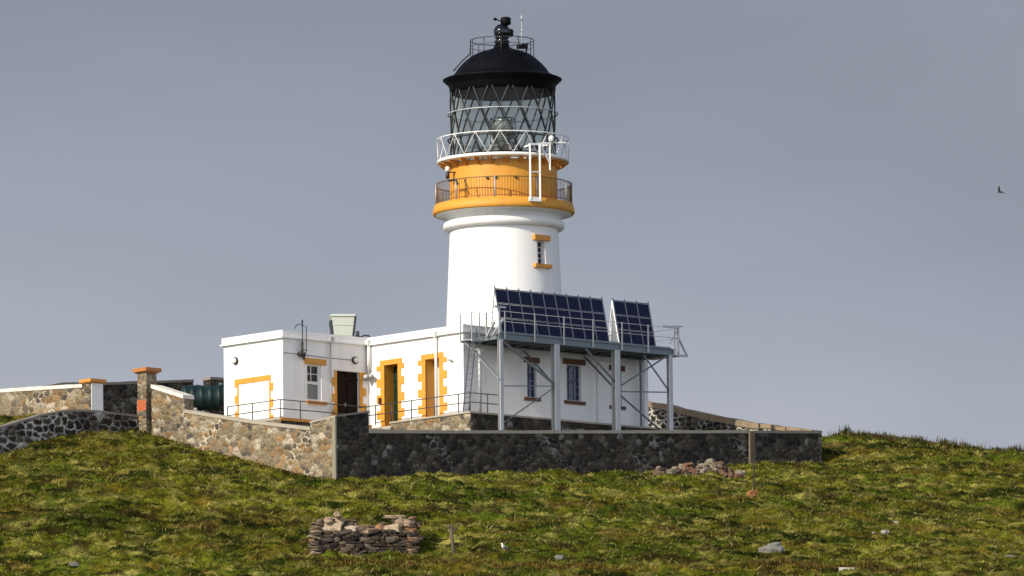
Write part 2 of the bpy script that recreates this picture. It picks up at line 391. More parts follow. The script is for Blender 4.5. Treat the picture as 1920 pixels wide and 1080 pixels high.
M['wood'] = weathered('old_wood', (.20,.155,.11), .85, .5, (.07,.05,.04), 0, .6)
M['rock'] = weathered('grey_rock', (.17,.165,.145), .9, .6, (.09,.085,.06), 0, 1.0, 0, (.42,.41,.37))
M['pale_rock'] = weathered('pale_rock', (.36,.335,.28), .9, .7, (.15,.13,.09), 0, .8)
LIT = [(.20,.15,.085),(.25,.20,.125),(.17,.135,.09),(.28,.23,.15),(.23,.15,.075),(.22,.18,.12),(.085,.075,.065),(.26,.22,.15),(.19,.16,.11),(.27,.17,.085),(.13,.11,.085),(.38,.33,.25)]
SHADED = [(.042,.034,.025),(.030,.026,.022),(.075,.064,.048),(.045,.039,.032),(.024,.020,.018),(.095,.082,.062),(.038,.031,.023),(.062,.050,.036)]  # shaded copy of the rubble colours: shade of sun-averted walls is painted in
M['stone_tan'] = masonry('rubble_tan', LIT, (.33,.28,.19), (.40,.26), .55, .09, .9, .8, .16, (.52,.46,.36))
M['stone_shaded'] = masonry('rubble_shaded', SHADED, (.20,.185,.15), (.42,.26), .35, .085, 1.0, .9, .15, (.34,.32,.28))
M['stone_pointed'] = masonry('rubble_white_pointing', [tuple(x*.7 for x in c) for c in SHADED], (.44,.42,.37), (.48,.30), 1.0, .10, .9, .7, .13)
RUBM = mat('rubble', (.2,.2,.2), .93, 0, .15); g = NB(RUBM); M['rubble'] = RUBM
fn = g.noise(g.coords(), 9, 6, .7); g.color(g.mix(1.0, g.n('ShaderNodeAttribute', attribute_name='plant_colour').outputs['Color'], g.ramp(fn, [(.3,(.55,.53,.5)),(.5,(1,1,1)),(.72,(1.5,1.45,1.35))]).outputs[0], 'MULTIPLY')); g.normal(g.bump(fn, .6, .03))
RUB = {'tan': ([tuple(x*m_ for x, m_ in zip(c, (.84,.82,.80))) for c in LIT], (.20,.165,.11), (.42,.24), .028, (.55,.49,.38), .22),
       'dark': (SHADED, (.060,.055,.046), (.42,.24), .030, (.30,.285,.25), .16),
       'pointed': ([tuple(x*.8 for x in c) for c in SHADED], (.17,.16,.14), (.50,.27), .036, (.50,.48,.43), .60)}
M['stone_ruin'] = None
def rubble(name, cols, bump=.6):
    m = mat(name, (.3,.3,.3), .92, 0, .25); g = NB(m)
    isl = g.n('ShaderNodeNewGeometry'); oi = g.n('ShaderNodeObjectInfo'); r = g.ramp(g.math('FRACT', g.math('ADD', isl.outputs['Random Per Island'], oi.outputs['Random'])), [(i/len(cols), c_) for i, c_ in enumerate(cols)], 'CONSTANT')
    fn = g.noise(g.coords(), 7, 6, .7)
    g.color(g.mix(.7, r, g.ramp(fn, [(.3,(.35,.33,.3)),(.5,(1,1,1)),(.72,(1.6,1.5,1.4))]).outputs[0], 'MULTIPLY'))
    g.normal(g.bump(fn, bump, .05)); return m
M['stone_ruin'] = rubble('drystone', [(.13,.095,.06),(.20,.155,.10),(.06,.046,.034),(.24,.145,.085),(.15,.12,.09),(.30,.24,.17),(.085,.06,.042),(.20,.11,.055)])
M['stone_ruin_shaded'] = rubble('drystone_shaded', [(.045,.034,.024),(.030,.024,.018),(.075,.060,.045),(.022,.018,.014),(.05,.04,.03),(.12,.095,.07),(.026,.02,.017),(.065,.042,.026)])  # darker drystone copy: shade on the ruin's front put into the stone colours
M['stone_top'] = rubble('sunlit_top_stone', [(.30,.22,.15),(.36,.28,.19),(.20,.14,.09),(.28,.15,.075),(.40,.33,.24),(.15,.11,.08)])  # top stones paler and warmer, sunlight put into their colours
M['stone_heap'] = rubble('heap_stone', [(.15,.105,.068),(.13,.066,.042),(.08,.056,.045),(.20,.165,.115),(.11,.07,.048),(.16,.095,.055),(.05,.038,.032),(.23,.20,.15)])

def glass_mat(nm, milk):
    m = bpy.data.materials.new(nm); m.use_nodes = True; t = m.node_tree; t.nodes.clear()
    o = t.nodes.new('ShaderNodeOutputMaterial'); tr = t.nodes.new('ShaderNodeBsdfTransparent'); df = t.nodes.new('ShaderNodeBsdfTranslucent'); d2 = t.nodes.new('ShaderNodeBsdfDiffuse')
    gl = t.nodes.new('ShaderNodeBsdfGlossy'); gl.inputs['Roughness'].default_value = .06
    tr.inputs[0].default_value = (.95,.985,.97,1); df.inputs[0].default_value = (.85,.9,.86,1); d2.inputs[0].default_value = (.85,.9,.86,1)
    a = t.nodes.new('ShaderNodeMixShader'); b = t.nodes.new('ShaderNodeMixShader'); c = t.nodes.new('ShaderNodeMixShader')
    a.inputs[0].default_value = .5; t.links.new(df.outputs[0], a.inputs[1]); t.links.new(d2.outputs[0], a.inputs[2])
    b.inputs[0].default_value = milk; t.links.new(tr.outputs[0], b.inputs[1]); t.links.new(a.outputs[0], b.inputs[2])
    c.inputs[0].default_value = .012; t.links.new(b.outputs[0], c.inputs[1]); t.links.new(gl.outputs[0], c.inputs[2]); t.links.new(c.outputs[0], o.inputs[0]); return m
M['lglass'] = glass_mat('lantern_glass', .012); M['lfrost'] = glass_mat('frosted_lantern_glass', .70)

def panel_mat():
    m = mat('solar_cells', (.006,.007,.022), .35, 0, .10); g = NB(m); c = g.n('ShaderNodeTexCoord')
    s = g.n('ShaderNodeSeparateXYZ', {0: c.outputs['Object']}); mx = None
    for ax, sz in (('X', .125), ('Z', .122)):
        f = g.math('FRACT', g.math('MULTIPLY', s.outputs[ax], 1/sz)); d = g.math('ABSOLUTE', g.math('SUBTRACT', f, .5)); k = g.mr(d, .455, .475)
        mx = k if mx is None else g.math('MAXIMUM', mx, k)
    g.color(g.mix(mx, (.006,.008,.030), (.016,.020,.052))); return m
M['cells'] = panel_mat()

def grass_mat(name, bump):
    m = mat(name, (.1,.1,.02), .9, 0, .03); g = NB(m)
    at = g.n('ShaderNodeAttribute', attribute_name='plant_colour'); fn = g.noise(g.coords(), 5, 5, .65)
    g.color(g.mix(1.0, at.outputs['Color'], g.ramp(fn, [(.3,(.55,.55,.5)),(.5,(1,1,1)),(.72,(1.5,1.42,1.4))]).outputs[0], 'MULTIPLY'))
    if bump: g.normal(g.bump(fn, .9, .06))
    return m
M['turf'] = grass_mat('turf', True)
M['blades'] = grass_mat('grass_blades', False)

# ---- TERRAIN-BEGIN
GCP = np.array([
 # foot of the perimeter wall, outer side
 (-8.9,-18.2,-4.3),(-10.0,-17.2,-4.05),(-12.2,-14.6,-3.15),(-14.9,-11.7,-2.28),(-16.4,-9.9,-1.67),(-18.1,-8.0,-.84),(-19.0,-7.2,-.62),
 (-6.6,-17.0,-4.18),(-2.4,-13.3,-3.72),(1.5,-9.8,-3.3),(7.9,-4.1,-2.78),(12.4,-.2,-1.95),(16.2,3.0,-1.78),(17.4,3.6,-1.35),
 # foot of the road wall
 (-20.4,-9.5,-1.1),(-22.3,-11.2,-1.6),(-24.8,-13.4,-2.53),(-28,-16.6,-3.6),
 # crest on the right
 (16.6,6.5,-.25),(17.2,9.5,.55),(19.0,9.0,.25),(20.6,8.5,-.05),(23.2,8.0,-.42),(26.4,8.0,-.80),(30,8,-1.25),
 (17.2,16,.7),(21,16,.1),(26.4,16,-.6),(32,16,-1.4),(20,26,.2),(32,26,-1.6),
 # under the yard and behind it
 (-6,-11,-3.2),(0,-4,-2.8),(4,3,-1.9),(-12,-4,-1.9),(-8,4,-1.2),(0,10,-.9),(8,6,-1.2),(12,12,-.4),(0,22,.2),(-14,12,.2),(-20,26,.6),(-34,26,.4),(8,26,.4),
 # road side above the road wall
 (-26,-8,-.7),(-23.6,-5,.1),(-21,-1,.35),(-27,0,.6),(-34,-6,-.4),(-28,10,.8),
 # slope towards the viewer
 (-26,-22,-5.0),(-26,-28,-7.4),(-24,-33,-9.7),(-24,-40,-13.0),(-12,-24,-6.0),(-10,-30,-8.6),(0,-22,-6.3),(0,-28,-8.3),(0,-34.5,-10.55),(0,-42,-13.6),
 (10,-16,-5.4),(11,-24,-7.7),(12,-34.5,-10.7),(20,-6,-3.4),(20,-18,-6.6),(24,-26,-8.8),(24,-36,-11.3),(26,-1,-2.5),(12,-42,-13.6),(24,-44,-14.6),
 (-34,-34,-10.2),(36,-34,-11.4),(36,-10,-5.6),(38,6,-2.6),(-36,-18,-4.6)], float)
def _tk(r2): return np.where(r2>1e-9, .5*r2*np.log(np.maximum(r2,1e-9)), 0)
_P = GCP[:,:2]/20.; _n=len(_P)
_K=_tk(((_P[:,None]-_P[None])**2).sum(-1))+np.eye(_n)*.002
_A=np.zeros((_n+3,_n+3)); _A[:_n,:_n]=_K; _A[:_n,_n]=1; _A[:_n,_n+1:]=_P; _A[_n,:_n]=1; _A[_n+1:,:_n]=_P.T
_W=np.linalg.solve(_A,np.concatenate([GCP[:,2],[0,0,0]]))
def tps(X,Y):
    X=np.asarray(X,float); Y=np.asarray(Y,float)
    Xc=np.clip(X,-36,38)/20.; Yc=np.clip(Y,-46,28)/20.
    sh=Xc.shape; x=Xc.ravel(); y=Yc.ravel(); out=np.zeros(x.size)
    for i in range(0,x.size,40000):
        a=x[i:i+40000]; b=y[i:i+40000]
        out[i:i+40000]=_tk((a[:,None]-_P[:,0])**2+(b[:,None]-_P[:,1])**2)@_W[:_n]+_W[_n]+_W[_n+1]*a+_W[_n+2]*b
    out=out.reshape(sh)
    # beyond the modelled hilltop the island falls away to the sea on every side
    dx=np.maximum(np.maximum(-36-X,X-38),0); dyn=np.maximum(-46-Y,0); dyf=np.maximum(Y-28,0)
    return out-.30*dx-.36*dyn-.16*dyf-.0016*dyf*dyf
# ---- TERRAIN-END

# ------------------------------------------------------------------ terrain, sea, grass
DX = .13; xs_d = np.arange(-29, 29.01, DX); ys_d = np.arange(-39, 15.01, DX)
def grow(start, end, first):
    o = []; p = start; st = first; sg = 1 if end > start else -1
    while (end-p)*sg > 0: st = min(st*1.07, 25); p += sg*st; o.append(p)
    return o
xs = np.array(grow(-29,-260,DX)[::-1] + list(xs_d) + grow(29,260,DX)); ys = np.array(grow(-39,-200,DX)[::-1] + list(ys_d) + grow(15,260,DX))
GX, GY = np.meshgrid(xs, ys); 
# the smooth hill on a coarse lattice, then interpolated
def bilin(F, fx, fy, X, Y):
    i = np.clip(np.searchsorted(fx, X)-1, 0, len(fx)-2); j = np.clip(np.searchsorted(fy, Y)-1, 0, len(fy)-2)
    a = (X-fx[i])/(fx[i+1]-fx[i]); b = (Y-fy[j])/(fy[j+1]-fy[j])
    return (F[j,i]*(1-a)+F[j,i+1]*a)*(1-b)+(F[j+1,i]*(1-a)+F[j+1,i+1]*a)*b
cx = np.arange(-262, 263, 1.0); cy = np.arange(-202, 263, 1.0); CF = tps(*np.meshgrid(cx, cy))
H = bilin(CF, cx, cy, GX, GY)
BUMP = np.zeros_like(H)
def in_yard(X, Y, mrg=0.0):
    dx = X-NC.x; dy = Y-NC.y; a = dx*UR.x+dy*UR.y; b = dx*VL.x+dy*VL.y
    return (a > -12.0-mrg) & (a < 20.6+mrg) & (b > -4.2-mrg) & (b < 24)
ntus = 30000
tx = rng.uniform(-29, 29, ntus); ty = rng.uniform(-39, 15, ntus)
clump = bilin(rng.uniform(0,1,(40,40)), np.linspace(-30,30,40), np.linspace(-40,16,40), tx, ty)
for k in range(ntus):
    if in_yard(tx[k], ty[k], .3) or rng.random() > .35+.65*clump[k]: continue
    rx = rng.uniform(.13,.50)*(.7+.6*clump[k]); ry = rx*rng.uniform(.45,.85); hh = min(rng.uniform(.10,.34)*(.45+.9*clump[k]), rx*.85)
    i0, i1 = np.searchsorted(xs, [tx[k]-2*rx, tx[k]+2*rx]); j0, j1 = np.searchsorted(ys, [ty[k]-2*ry, ty[k]+2*ry])
    u = (xs[i0:i1]-tx[k])/rx; v = (ys[j0:j1]-ty[k])/ry
    d2 = v[:,None]**2+u[None,:]**2
    g_ = hh*np.exp(-(d2**2.2))
    BUMP[j0:j1,i0:i1] = np.maximum(BUMP[j0:j1,i0:i1], g_)
BUMP += np.where((np.abs(GX) > 28) | (GY < -38) | (GY > 14), .10, 0)*bilin(rng.uniform(-1,1,(700,700)), np.linspace(-262,262,700), np.linspace(-202,262,700), GX, GY)
BUMP += .05*bilin(rng.uniform(-1,1,(120,120)), np.linspace(-262,262,120), np.linspace(-202,262,120), GX, GY)
H = H + BUMP
H = np.where(in_yard(GX, GY, -.8), np.minimum(H, -1.6+.02*(GY)), H)
# hill pushed down beneath the yard paving
def ground_z(x, y): return float(bilin(H, xs, ys, np.array([x]), np.array([y]))[0])
def field(sx, sy, seed, octaves=3):
    r_ = np.random.default_rng(seed); n_ = 0; tot = 0
    fs = []
    for o_ in range(octaves):
        w = .55**o_; ax = np.arange(-31, 31+sx, sx/2**o_); ay = np.arange(-41, 17+sy, sy/2**o_)
        fs.append((w, r_.uniform(0,1,(len(ay),len(ax))), ax, ay)); tot += w
    def f_(X, Y):
        Xc = 30-np.abs((X+30) % 120-60); Yc = 16-np.abs((Y-16) % 112-56) if np.ndim(Y) == 0 else 16-np.abs(((16-Y)+56) % 112-56); v = 0
        for w, F, ax, ay in fs: v = v+w*bilin(F, ax, ay, Xc, Yc)
        return v/tot
    return f_
F_green = field(5, 3, 1); F_rust = field(2.4, 1.2, 2); F_straw = field(.9, .34, 3, 2); F_herb = field(1.2, .34, 4, 2); F_heath = field(1.3, .6, 5, 2); F_line = field(9, .9, 6, 2); F_fine = field(.34, .13, 7, 2); F_band = field(8, 1.8, 8, 2)
def sstep(v, a, b): t = np.clip((v-a)/(b-a), 0, 1); return t*t*(3-2*t)
def plant_colour(X, Y):
    c = np.empty(X.shape+(3,)); c[:] = (.106,.110,.0105)
    def mixin(w, col): c[:] = c*(1-w[...,None])+np.array(col)*w[...,None]
    mixin(sstep(F_green(X,Y), .48,.66)*.6, (.048,.080,.006))
    # the greener, closer cropped flush in the middle of the slope and along the bottom
    flush = np.exp(-(((X-3.5)/6.5)**2+((Y+21)/4.5)**2)**2)+.9*np.exp(-((Y+35.2)/1.0)**2)
    mixin(np.clip(flush*sstep(F_straw(X,Y),.30,.5),0,1)*.75, (.030,.066,.004))
    mixin(sstep(F_straw(X,Y), .52,.68)*.8, (.245,.220,.055))
    mixin(sstep(F_rust(X,Y), .58,.68)*.55, (.115,.068,.010))
    bands = np.exp(-((Y+33.2+.5*np.sin(X*.4))/.75)**2)*((X>-12)&(X<19))
    mixin(np.clip(bands*sstep(F_line(X,Y),.42,.58),0,1)*.8, (.105,.062,.011))
    mixin(sstep(F_heath(X,Y), .64,.71)*.8, (.040,.026,.009))
    mixin(sstep(F_herb(X,Y), .585,.66)*.88, (.013,.023,.0035))
    c *= ((.58+.84*sstep(F_fine(X,Y),.30,.70))*(.80+.42*sstep(F_band(X,Y),.30,.70)))[...,None]
    return c
ny, nx = H.shape
me = bpy.data.meshes.new('hill'); me.vertices.add(nx*ny)
me.vertices.foreach_set('co', np.stack([GX, GY, H], -1).astype(np.float32).ravel())
ii = (np.arange(ny-1)[:,None]*nx+np.arange(nx-1)[None,:]).ravel()
quads = np.stack([ii, ii+1, ii+1+nx, ii+nx], -1).astype(np.int32)
me.loops.add(quads.size); me.loops.foreach_set('vertex_index', quads.ravel())
me.polygons.add(len(quads)); me.polygons.foreach_set('loop_start', np.arange(0, quads.size, 4, dtype=np.int32)); me.polygons.foreach_set('loop_total', np.full(len(quads), 4, np.int32))
me.polygons.foreach_set('use_smooth', np.ones(len(quads), bool)); me.update(calc_edges=True); me.materials.append(M['turf'])
pc = plant_colour(GX.ravel(), GY.ravel())*.72
at = me.attributes.new('plant_colour', 'FLOAT_COLOR', 'POINT'); at.data.foreach_set('color', np.concatenate([pc, np.ones((len(pc),1))], 1).astype(np.float32).ravel())
o = bpy.data.objects.new('hill', me); COL.objects.link(o); tag(o, kind='structure')

def blades(name, px, py, hgt, wid, lean, tone, matl, kind='stuff', zoff=-.02, yspread=1.0):
    n = len(px); z = bilin(H, xs, ys, px, py)+zoff
    ang = rng.uniform(0, 2*PI, n); la = rng.uniform(0, 2*PI, n)
    dx = np.cos(ang)*wid/2; dy = np.sin(ang)*wid/2; lx = np.cos(la)*lean*hgt; ly = np.sin(la)*lean*hgt
    v = np.zeros((n,4,3), np.float32)
    v[:,0] = np.stack([px-dx, py-dy, z], -1); v[:,1] = np.stack([px+dx, py+dy, z], -1)
    v[:,2] = np.stack([px+dx*.6+lx*.45, py+dy*.6+ly*.45, z+hgt*.62], -1); v[:,3] = np.stack([px+lx, py+ly, z+hgt], -1)
    m_ = bpy.data.meshes.new(name); m_.vertices.add(n*4); m_.vertices.foreach_set('co', v.ravel())
    k = np.arange(n)[:,None]*4; f = np.concatenate([k, k+1, k+2, k, k+2, k+3], 1).astype(np.int32)
    m_.loops.add(n*6); m_.loops.foreach_set('vertex_index', f.ravel()); m_.polygons.add(n*2)
    m_.polygons.foreach_set('loop_start', np.arange(0, n*6, 3, dtype=np.int32)); m_.polygons.foreach_set('loop_total', np.full(n*2, 3, np.int32)); m_.update(calc_edges=True)
    pc = tone if getattr(tone, 'ndim', 1) == 2 else plant_colour(px, py)*tone[:,None]
    pc = np.repeat(np.concatenate([pc, np.ones((n,1))], 1), 4, 0)
    at = m_.attributes.new('plant_colour', 'FLOAT_COLOR', 'POINT'); at.data.foreach_set('color', pc.astype(np.float32).ravel()); m_.materials.append(matl)
    ob = bpy.data.objects.new(name, m_); COL.objects.link(ob); return ob
NBL = 760000
px = rng.uniform(-27.5, 27.5, NBL); py = rng.uniform(-36.4, 11.0, NBL)
NX = 170000; sx_ = np.where(rng.uniform(0,1,NX) < .5, -1, 1)*(27.5+13*rng.uniform(0,1,NX)**1.5); px = np.concatenate([px, sx_]); py = np.concatenate([py, rng.uniform(-38, 16, NX)]); NBL += NX
bmp = bilin(BUMP, xs, ys, px, py); patch = bilin(rng.uniform(0,1,(90,70)), np.linspace(-29,29,70), np.linspace(-39,15,90), px, py)
keep = ~in_yard(px, py, .02) & (rng.uniform(0,1,NBL) < .35+2.4*np.clip(bmp,0,.3)+.25*patch)
px, py, bmp, patch = px[keep], py[keep], bmp[keep], patch[keep]; n = len(px)
jx = px+rng.normal(0,.10,n); jy = py+rng.normal(0,.08,n)
tone = np.clip(rng.lognormal(.02,.34,n), .3, 2.6)
pcol = plant_colour(jx, jy)*tone[:,None]
dry = rng.uniform(0,1,n) < .05; pcol[dry] = np.array((.25,.215,.09))*rng.uniform(.6,1.3,dry.sum())[:,None]
ht = rng.uniform(.045,.13,n)*(.75+.5*patch)
ns = 9000; stx = rng.uniform(-27,27,ns); sty = rng.uniform(-36,10.5,ns); ok = ~in_yard(stx, sty, .1); stx, sty = stx[ok], sty[ok]; ns = len(stx)
px = np.concatenate([px, stx]); py = np.concatenate([py, sty]); ht = np.concatenate([ht, rng.uniform(.14,.30,ns)]); pcol = np.concatenate([pcol, np.array((.21,.175,.065))*rng.uniform(.4,1.2,(ns,1))]); n = len(px)
o = blades('grass', px, py, ht, rng.uniform(.025,.055,n), rng.uniform(.3,1.4,n), pcol, M['blades'])
tag(o, 'rough olive and straw coloured tussock grass covering the hillside', 'grass', kind='stuff')
# tall dead stalks and docks along the crest, rusty rushes in drifts low on the slope
cx_, cy_, ch_, cc_ = [], [], [], []
for k in range(300):
    if k < 150:
        x0 = 16.3+11.2*rng.uniform(0,1)**1.2; y0 = 9.2-.16*(x0-16)+rng.normal(0,.45); m_ = rng.integers(12, 40); top = rng.uniform(.15,.50)*(1.7 if rng.random() < .09 else 1); sp = .15
        col = np.array([(.030,.036,.010),(.05,.05,.014),(.06,.04,.018),(.10,.09,.03)][rng.integers(0,4)])
    else:
        x0 = rng.uniform(-9, 4) if k < 230 else rng.uniform(11.5, 19); y0 = -33.1+rng.normal(0,.35)-.5*math.sin(x0*.4); m_ = rng.integers(14, 40); top = rng.uniform(.18,.36); sp = .35
        col = np.array([(.10,.060,.014),(.08,.052,.014),(.14,.10,.028),(.055,.045,.011)][rng.integers(0,4)])
    cx_ += list(x0+rng.normal(0,sp,m_)); cy_ += list(y0+rng.normal(0,.14,m_)); ch_ += list(top*rng.uniform(.4,1,m_)); cc_ += [col*rng.uniform(.6,1.5) for _ in range(m_)]
cx_ = np.array(cx_); cy_ = np.array(cy_); ch_ = np.array(ch_)
o = blades('weeds', cx_, cy_, ch_, rng.uniform(.03,.07,len(cx_)), rng.uniform(.05,.3,len(cx_)), np.array(cc_), M['blades'])
tag(o, 'dark ragged weed stalks standing up from the hill crest and slope', 'weeds', kind='stuff')

sea = MB().lathe([(9000,-57.9),(6000,-57.9),(3000,-57.9),(.5,-57.9)], 64, cap=False)
M['sea'] = mat('sea_water', (.012,.03,.045), .12); g = NB(M['sea']); g.normal(g.bump(g.noise(g.coords((.25,.5,1)),1,5,.6), .5, .4))
solo('sea', sea, M['sea'], kind='structure', frame='W')

# yard paving inside the walls, and the terrace round the buildings
def yard_z(a, b): return min(-2.0+.145*(b+4.08)+.038*(a+11.95), -.07+max(0, b-11)*.10)
ym = MB(); A_ = np.linspace(-11.9, 20.5, 28); B_ = np.linspace(-4.0, 23.9, 26)
vv = [(a, b, yard_z(a, b)+.04*math.sin(a*1.7+b)) for b in B_ for a in A_]
ym.add(vv, [(j*28+i, j*28+i+1, (j+1)*28+i+1, (j+1)*28+i) for j in range(25) for i in range(27)], True)
M['yard'] = weathered('yard_gravel', (.10,.095,.06), .95, .5, (.05,.055,.02), 0, .8)
solo('yard_ground', ym, M['yard'], kind='structure', recalc=False)

# ------------------------------------------------------------------ lighthouse tower
lt = thing('lighthouse', 'tall white round lighthouse tower with ochre gallery drum and black domed lantern', 'lighthouse', (0,0,0), 'W')
WA = R(-48)                                   # the way the tower window looks (same as the right hand wall)
def rz(z): return 2.97-(z-4.5)*.0464
seg = 96; off = WA - 1.5*2*PI/seg - 47*2*PI/seg*0
zs_ = [-.5, 2, 4.5, 6, 7.2, 8.15, 9.30, 9.7, 10.08]
sh = MB(); sh.lathe([(rz(z), z) for z in zs_], seg, cap=False, a_off=off, skip=lambda i, k: zs_[i] == 8.15 and k in (0,1,2))
A0 = off; A1 = off+3*2*PI/seg
def cyl(a, z, r): return (r*math.cos(a), r*math.sin(a), z)
for (p, q_) in (((A0,8.15),(A0,9.30)),((A1,9.30),(A1,8.15)),((A0,9.30),(A1,9.30)),((A1,8.15),(A0,8.15))):
    sh.add([cyl(p[0],p[1],rz(p[1])),cyl(q_[0],q_[1],rz(q_[1])),cyl(q_[0],q_[1],2.40),cyl(p[0],p[1],2.40)], [(0,1,2,3)])
M['tower'] = weathered('white_tower_paint', (.80,.79,.75), .6, .16, (.45,.42,.34), .42, .2)
part(lt, 'shaft', sh, M['tower'])
# corbelled top: a roll, a hollow and the soffit of the gallery
pr = [(2.70,10.07)]
for k in range(9): t = -PI/2+PI*k/8; pr.append((2.86+.19*math.cos(t), 10.30+.22*math.sin(t)))
pr += [(2.84,10.56)]
for k in range(9): t = k/8*PI/2; pr.append((3.30-.46*math.cos(t), 10.56+.30*math.sin(t)))
pr += [(3.42,10.87)]
part(lt, 'cornice', MB().lathe(pr, seg, cap=False), M['white_smooth'])
part(lt, 'gallery_floor', MB().lathe([(2.6,10.86),(3.50,10.875),(3.555,10.93),(3.545,11.16),(3.50,11.20),(3.49,11.36),(2.6,11.40)], seg, cap=False), M['orange'])
part(lt, 'drum', MB().lathe([(2.70,11.38),(2.70,13.40)], seg, cap=False), M['orange'])
seam = MB()
for k in range(8): a = R(-100+45*k); seam.tube([cyl(a,11.4,2.70),cyl(a,13.4,2.70)], .014, 4)
part_split(lt, 'drum_seam', seam, M['orange_old'])
# tower window
def trd(r, t, z):                              # radial, tangential, up about the window direction
    return (r*math.cos(WA)-t*math.sin(WA), r*math.sin(WA)+t*math.cos(WA), z)
def tbox(mb, r0, r1, t0, t1, z0, z1):
    return mb.hexa([trd(r0,t0,z0),trd(r1,t0,z0),trd(r1,t1,z0),trd(r0,t1,z0),trd(r0,t0,z1),trd(r1,t0,z1),trd(r1,t1,z1),trd(r0,t1,z1)])
win = part(lt, 'window', tbox(MB(), 2.42, 2.46, -.28, .28, 8.13, 9.32), M['darkglass'])
fr = MB()
for t in (-.25, 0, .25): tbox(fr, 2.46, 2.50, t-.022, t+.022, 8.15, 9.3)
for z in (8.17, 8.45, 8.73, 9.0, 9.28): tbox(fr, 2.462, 2.498, -.25, .25, z-.02, z+.02)
part(win, 'frame', fr, M['frame'])
part(win, 'lintel', tbox(MB(), 2.5, 2.90, -.52, .52, 9.32, 9.58), M['orange_old'])
part(win, 'sill', tbox(MB(), 2.5, 2.98, -.55, .55, 7.93, 8.12), M['orange_old'])
# lower gallery railing
rl = thing_rail = part(lt, 'gallery_railing', MB().ring((0,0,12.40), 3.43, .028, 96).ring((0,0,11.47), 3.43, .018, 96), M['goldmesh'])
b = MB()
for k in range(150): a = 2*PI*k/150; b.tube([cyl(a,11.40,3.43),cyl(a,12.40,3.43)], .011, 4)
part(rl, 'mesh_infill', b, M['goldmesh'])
b = MB()
for k in range(10): a = 2*PI*(k+.3)/10; b.tube([cyl(a,11.36,3.45),cyl(a,12.42,3.45)], .04, 6)
part_split(rl, 'stanchion', b, M['steel'])
# upper gallery
ug = part(lt, 'upper_gallery', MB().lathe([(2.72,13.46),(3.28,13.48),(3.32,13.51),(3.32,13.62),(3.28,13.65),(2.62,13.66)], seg, cap=False), M['white_smooth'])
br = MB()
for k in range(24):
    a = 2*PI*k/24+.05; ca, sa = math.cos(a), math.sin(a); tx_, ty_ = -sa*.035, ca*.035
    pts = [(2.7,13.47),(3.25,13.47),(3.2,13.38),(2.7,13.14)]
    v = [(r*ca+s*tx_, r*sa+s*ty_, z) for s in (-1,1) for r, z in pts]
    br.add(v, [(0,1,2,3),(7,6,5,4),(0,4,5,1),(1,5,6,2),(2,6,7,3),(3,7,4,0)])
part_split(ug, 'bracket', br, M['orange_old'])
b = MB().ring((0,0,14.70), 3.30, .028, 96)
for k in range(16):
    a = 2*PI*k/16+R(-90-2.3); h = PI/16
    b.tube([cyl(a-h,13.64,3.30),cyl(a,14.70,3.30),cyl(a+h,13.64,3.30)], .021, 6)
part(ug, 'railing', b, M['whitesteel'])
# lantern: sill ring, diamond astragals, glass, two outer rings
LR = 2.62; z0, z1 = 13.78, 17.34
lan = part(lt, 'lantern', MB().lathe([(2.70,13.64),(2.72,13.80),(2.56,13.82),(2.50,13.7)], seg, cap=False), M['black'])
part(lan, 'roof_lining', MB().lathe([(2.52,17.6),(2.52,17.08),(2.46,17.08),(2.40,17.6),(0.02,18.4)], seg, cap=False), M['black'])
ast = MB(); nrow = 3; dh = (z1-z0)/nrow
for k in range(16):
    for s in (-1, 1):
        a = 2*PI*k/16+R(-90-2.3)
        ast.tube([cyl(a+s*PI/16*i/3, z0+(z1-z0)*i/9, LR) for i in range(10)], .042, 6)
part(lan, 'astragals', ast, M['iron'])
fro = lambda i, k: 18 <= (k*360/64 % 360) <= 162
part(lan, 'glass', MB().lathe([(2.575,13.8),(2.575,17.32)], 64, cap=False, skip=fro), M['lglass'], recalc=False)
part(lan, 'frosted_panes', MB().lathe([(2.67,13.8),(2.67,17.32)], 64, cap=False, skip=lambda i, k: not fro(i, k)), M['lfrost'], recalc=False)
part(lan, 'ring', MB().ring((0,0,15.98), 2.76, .035, 96), M['steel'])
part(lan, 'ring', MB().ring((0,0,14.66), 2.76, .045, 96), M['iron'])
rb = MB()
for z in (14.66, 15.98):
    for k in range(16): a = 2*PI*k/16+R(9); rb.tube([cyl(a,z,LR),cyl(a,z,2.76)], .02, 4)
part_split(lan, 'ring_stay', rb, M['iron'])
# optic on its pedestal
op = MB(); op.lathe([(.30,13.7),(.30,14.35),(.55,14.4),(.55,14.5)], 20)
opt = part(lt, 'pedestal', op, M['steel'])
lens = MB(); prof = [(.30,14.5)]
for k in range(15):
    t = k/14; r = .34+.26*math.sin(PI*t); prof += [(r, 14.55+1.15*t), (r-.05, 14.585+1.15*t)]
lens.lathe(prof+[(.2,15.75)], 24, smooth=False)
M['lens'] = mat('lens_glass', (.22,.24,.22), .15); part(opt, 'lens', lens, M['lens'])
b = MB()
for k in range(8): a = 2*PI*k/8; b.tube([cyl(a,14.5,.64),cyl(a,15.75,.62)], .02, 4)
b.ring((0,0,15.75),.62,.03,24).ring((0,0,14.5),.64,.03,24); part(opt, 'lens_frame', b, M['iron'])
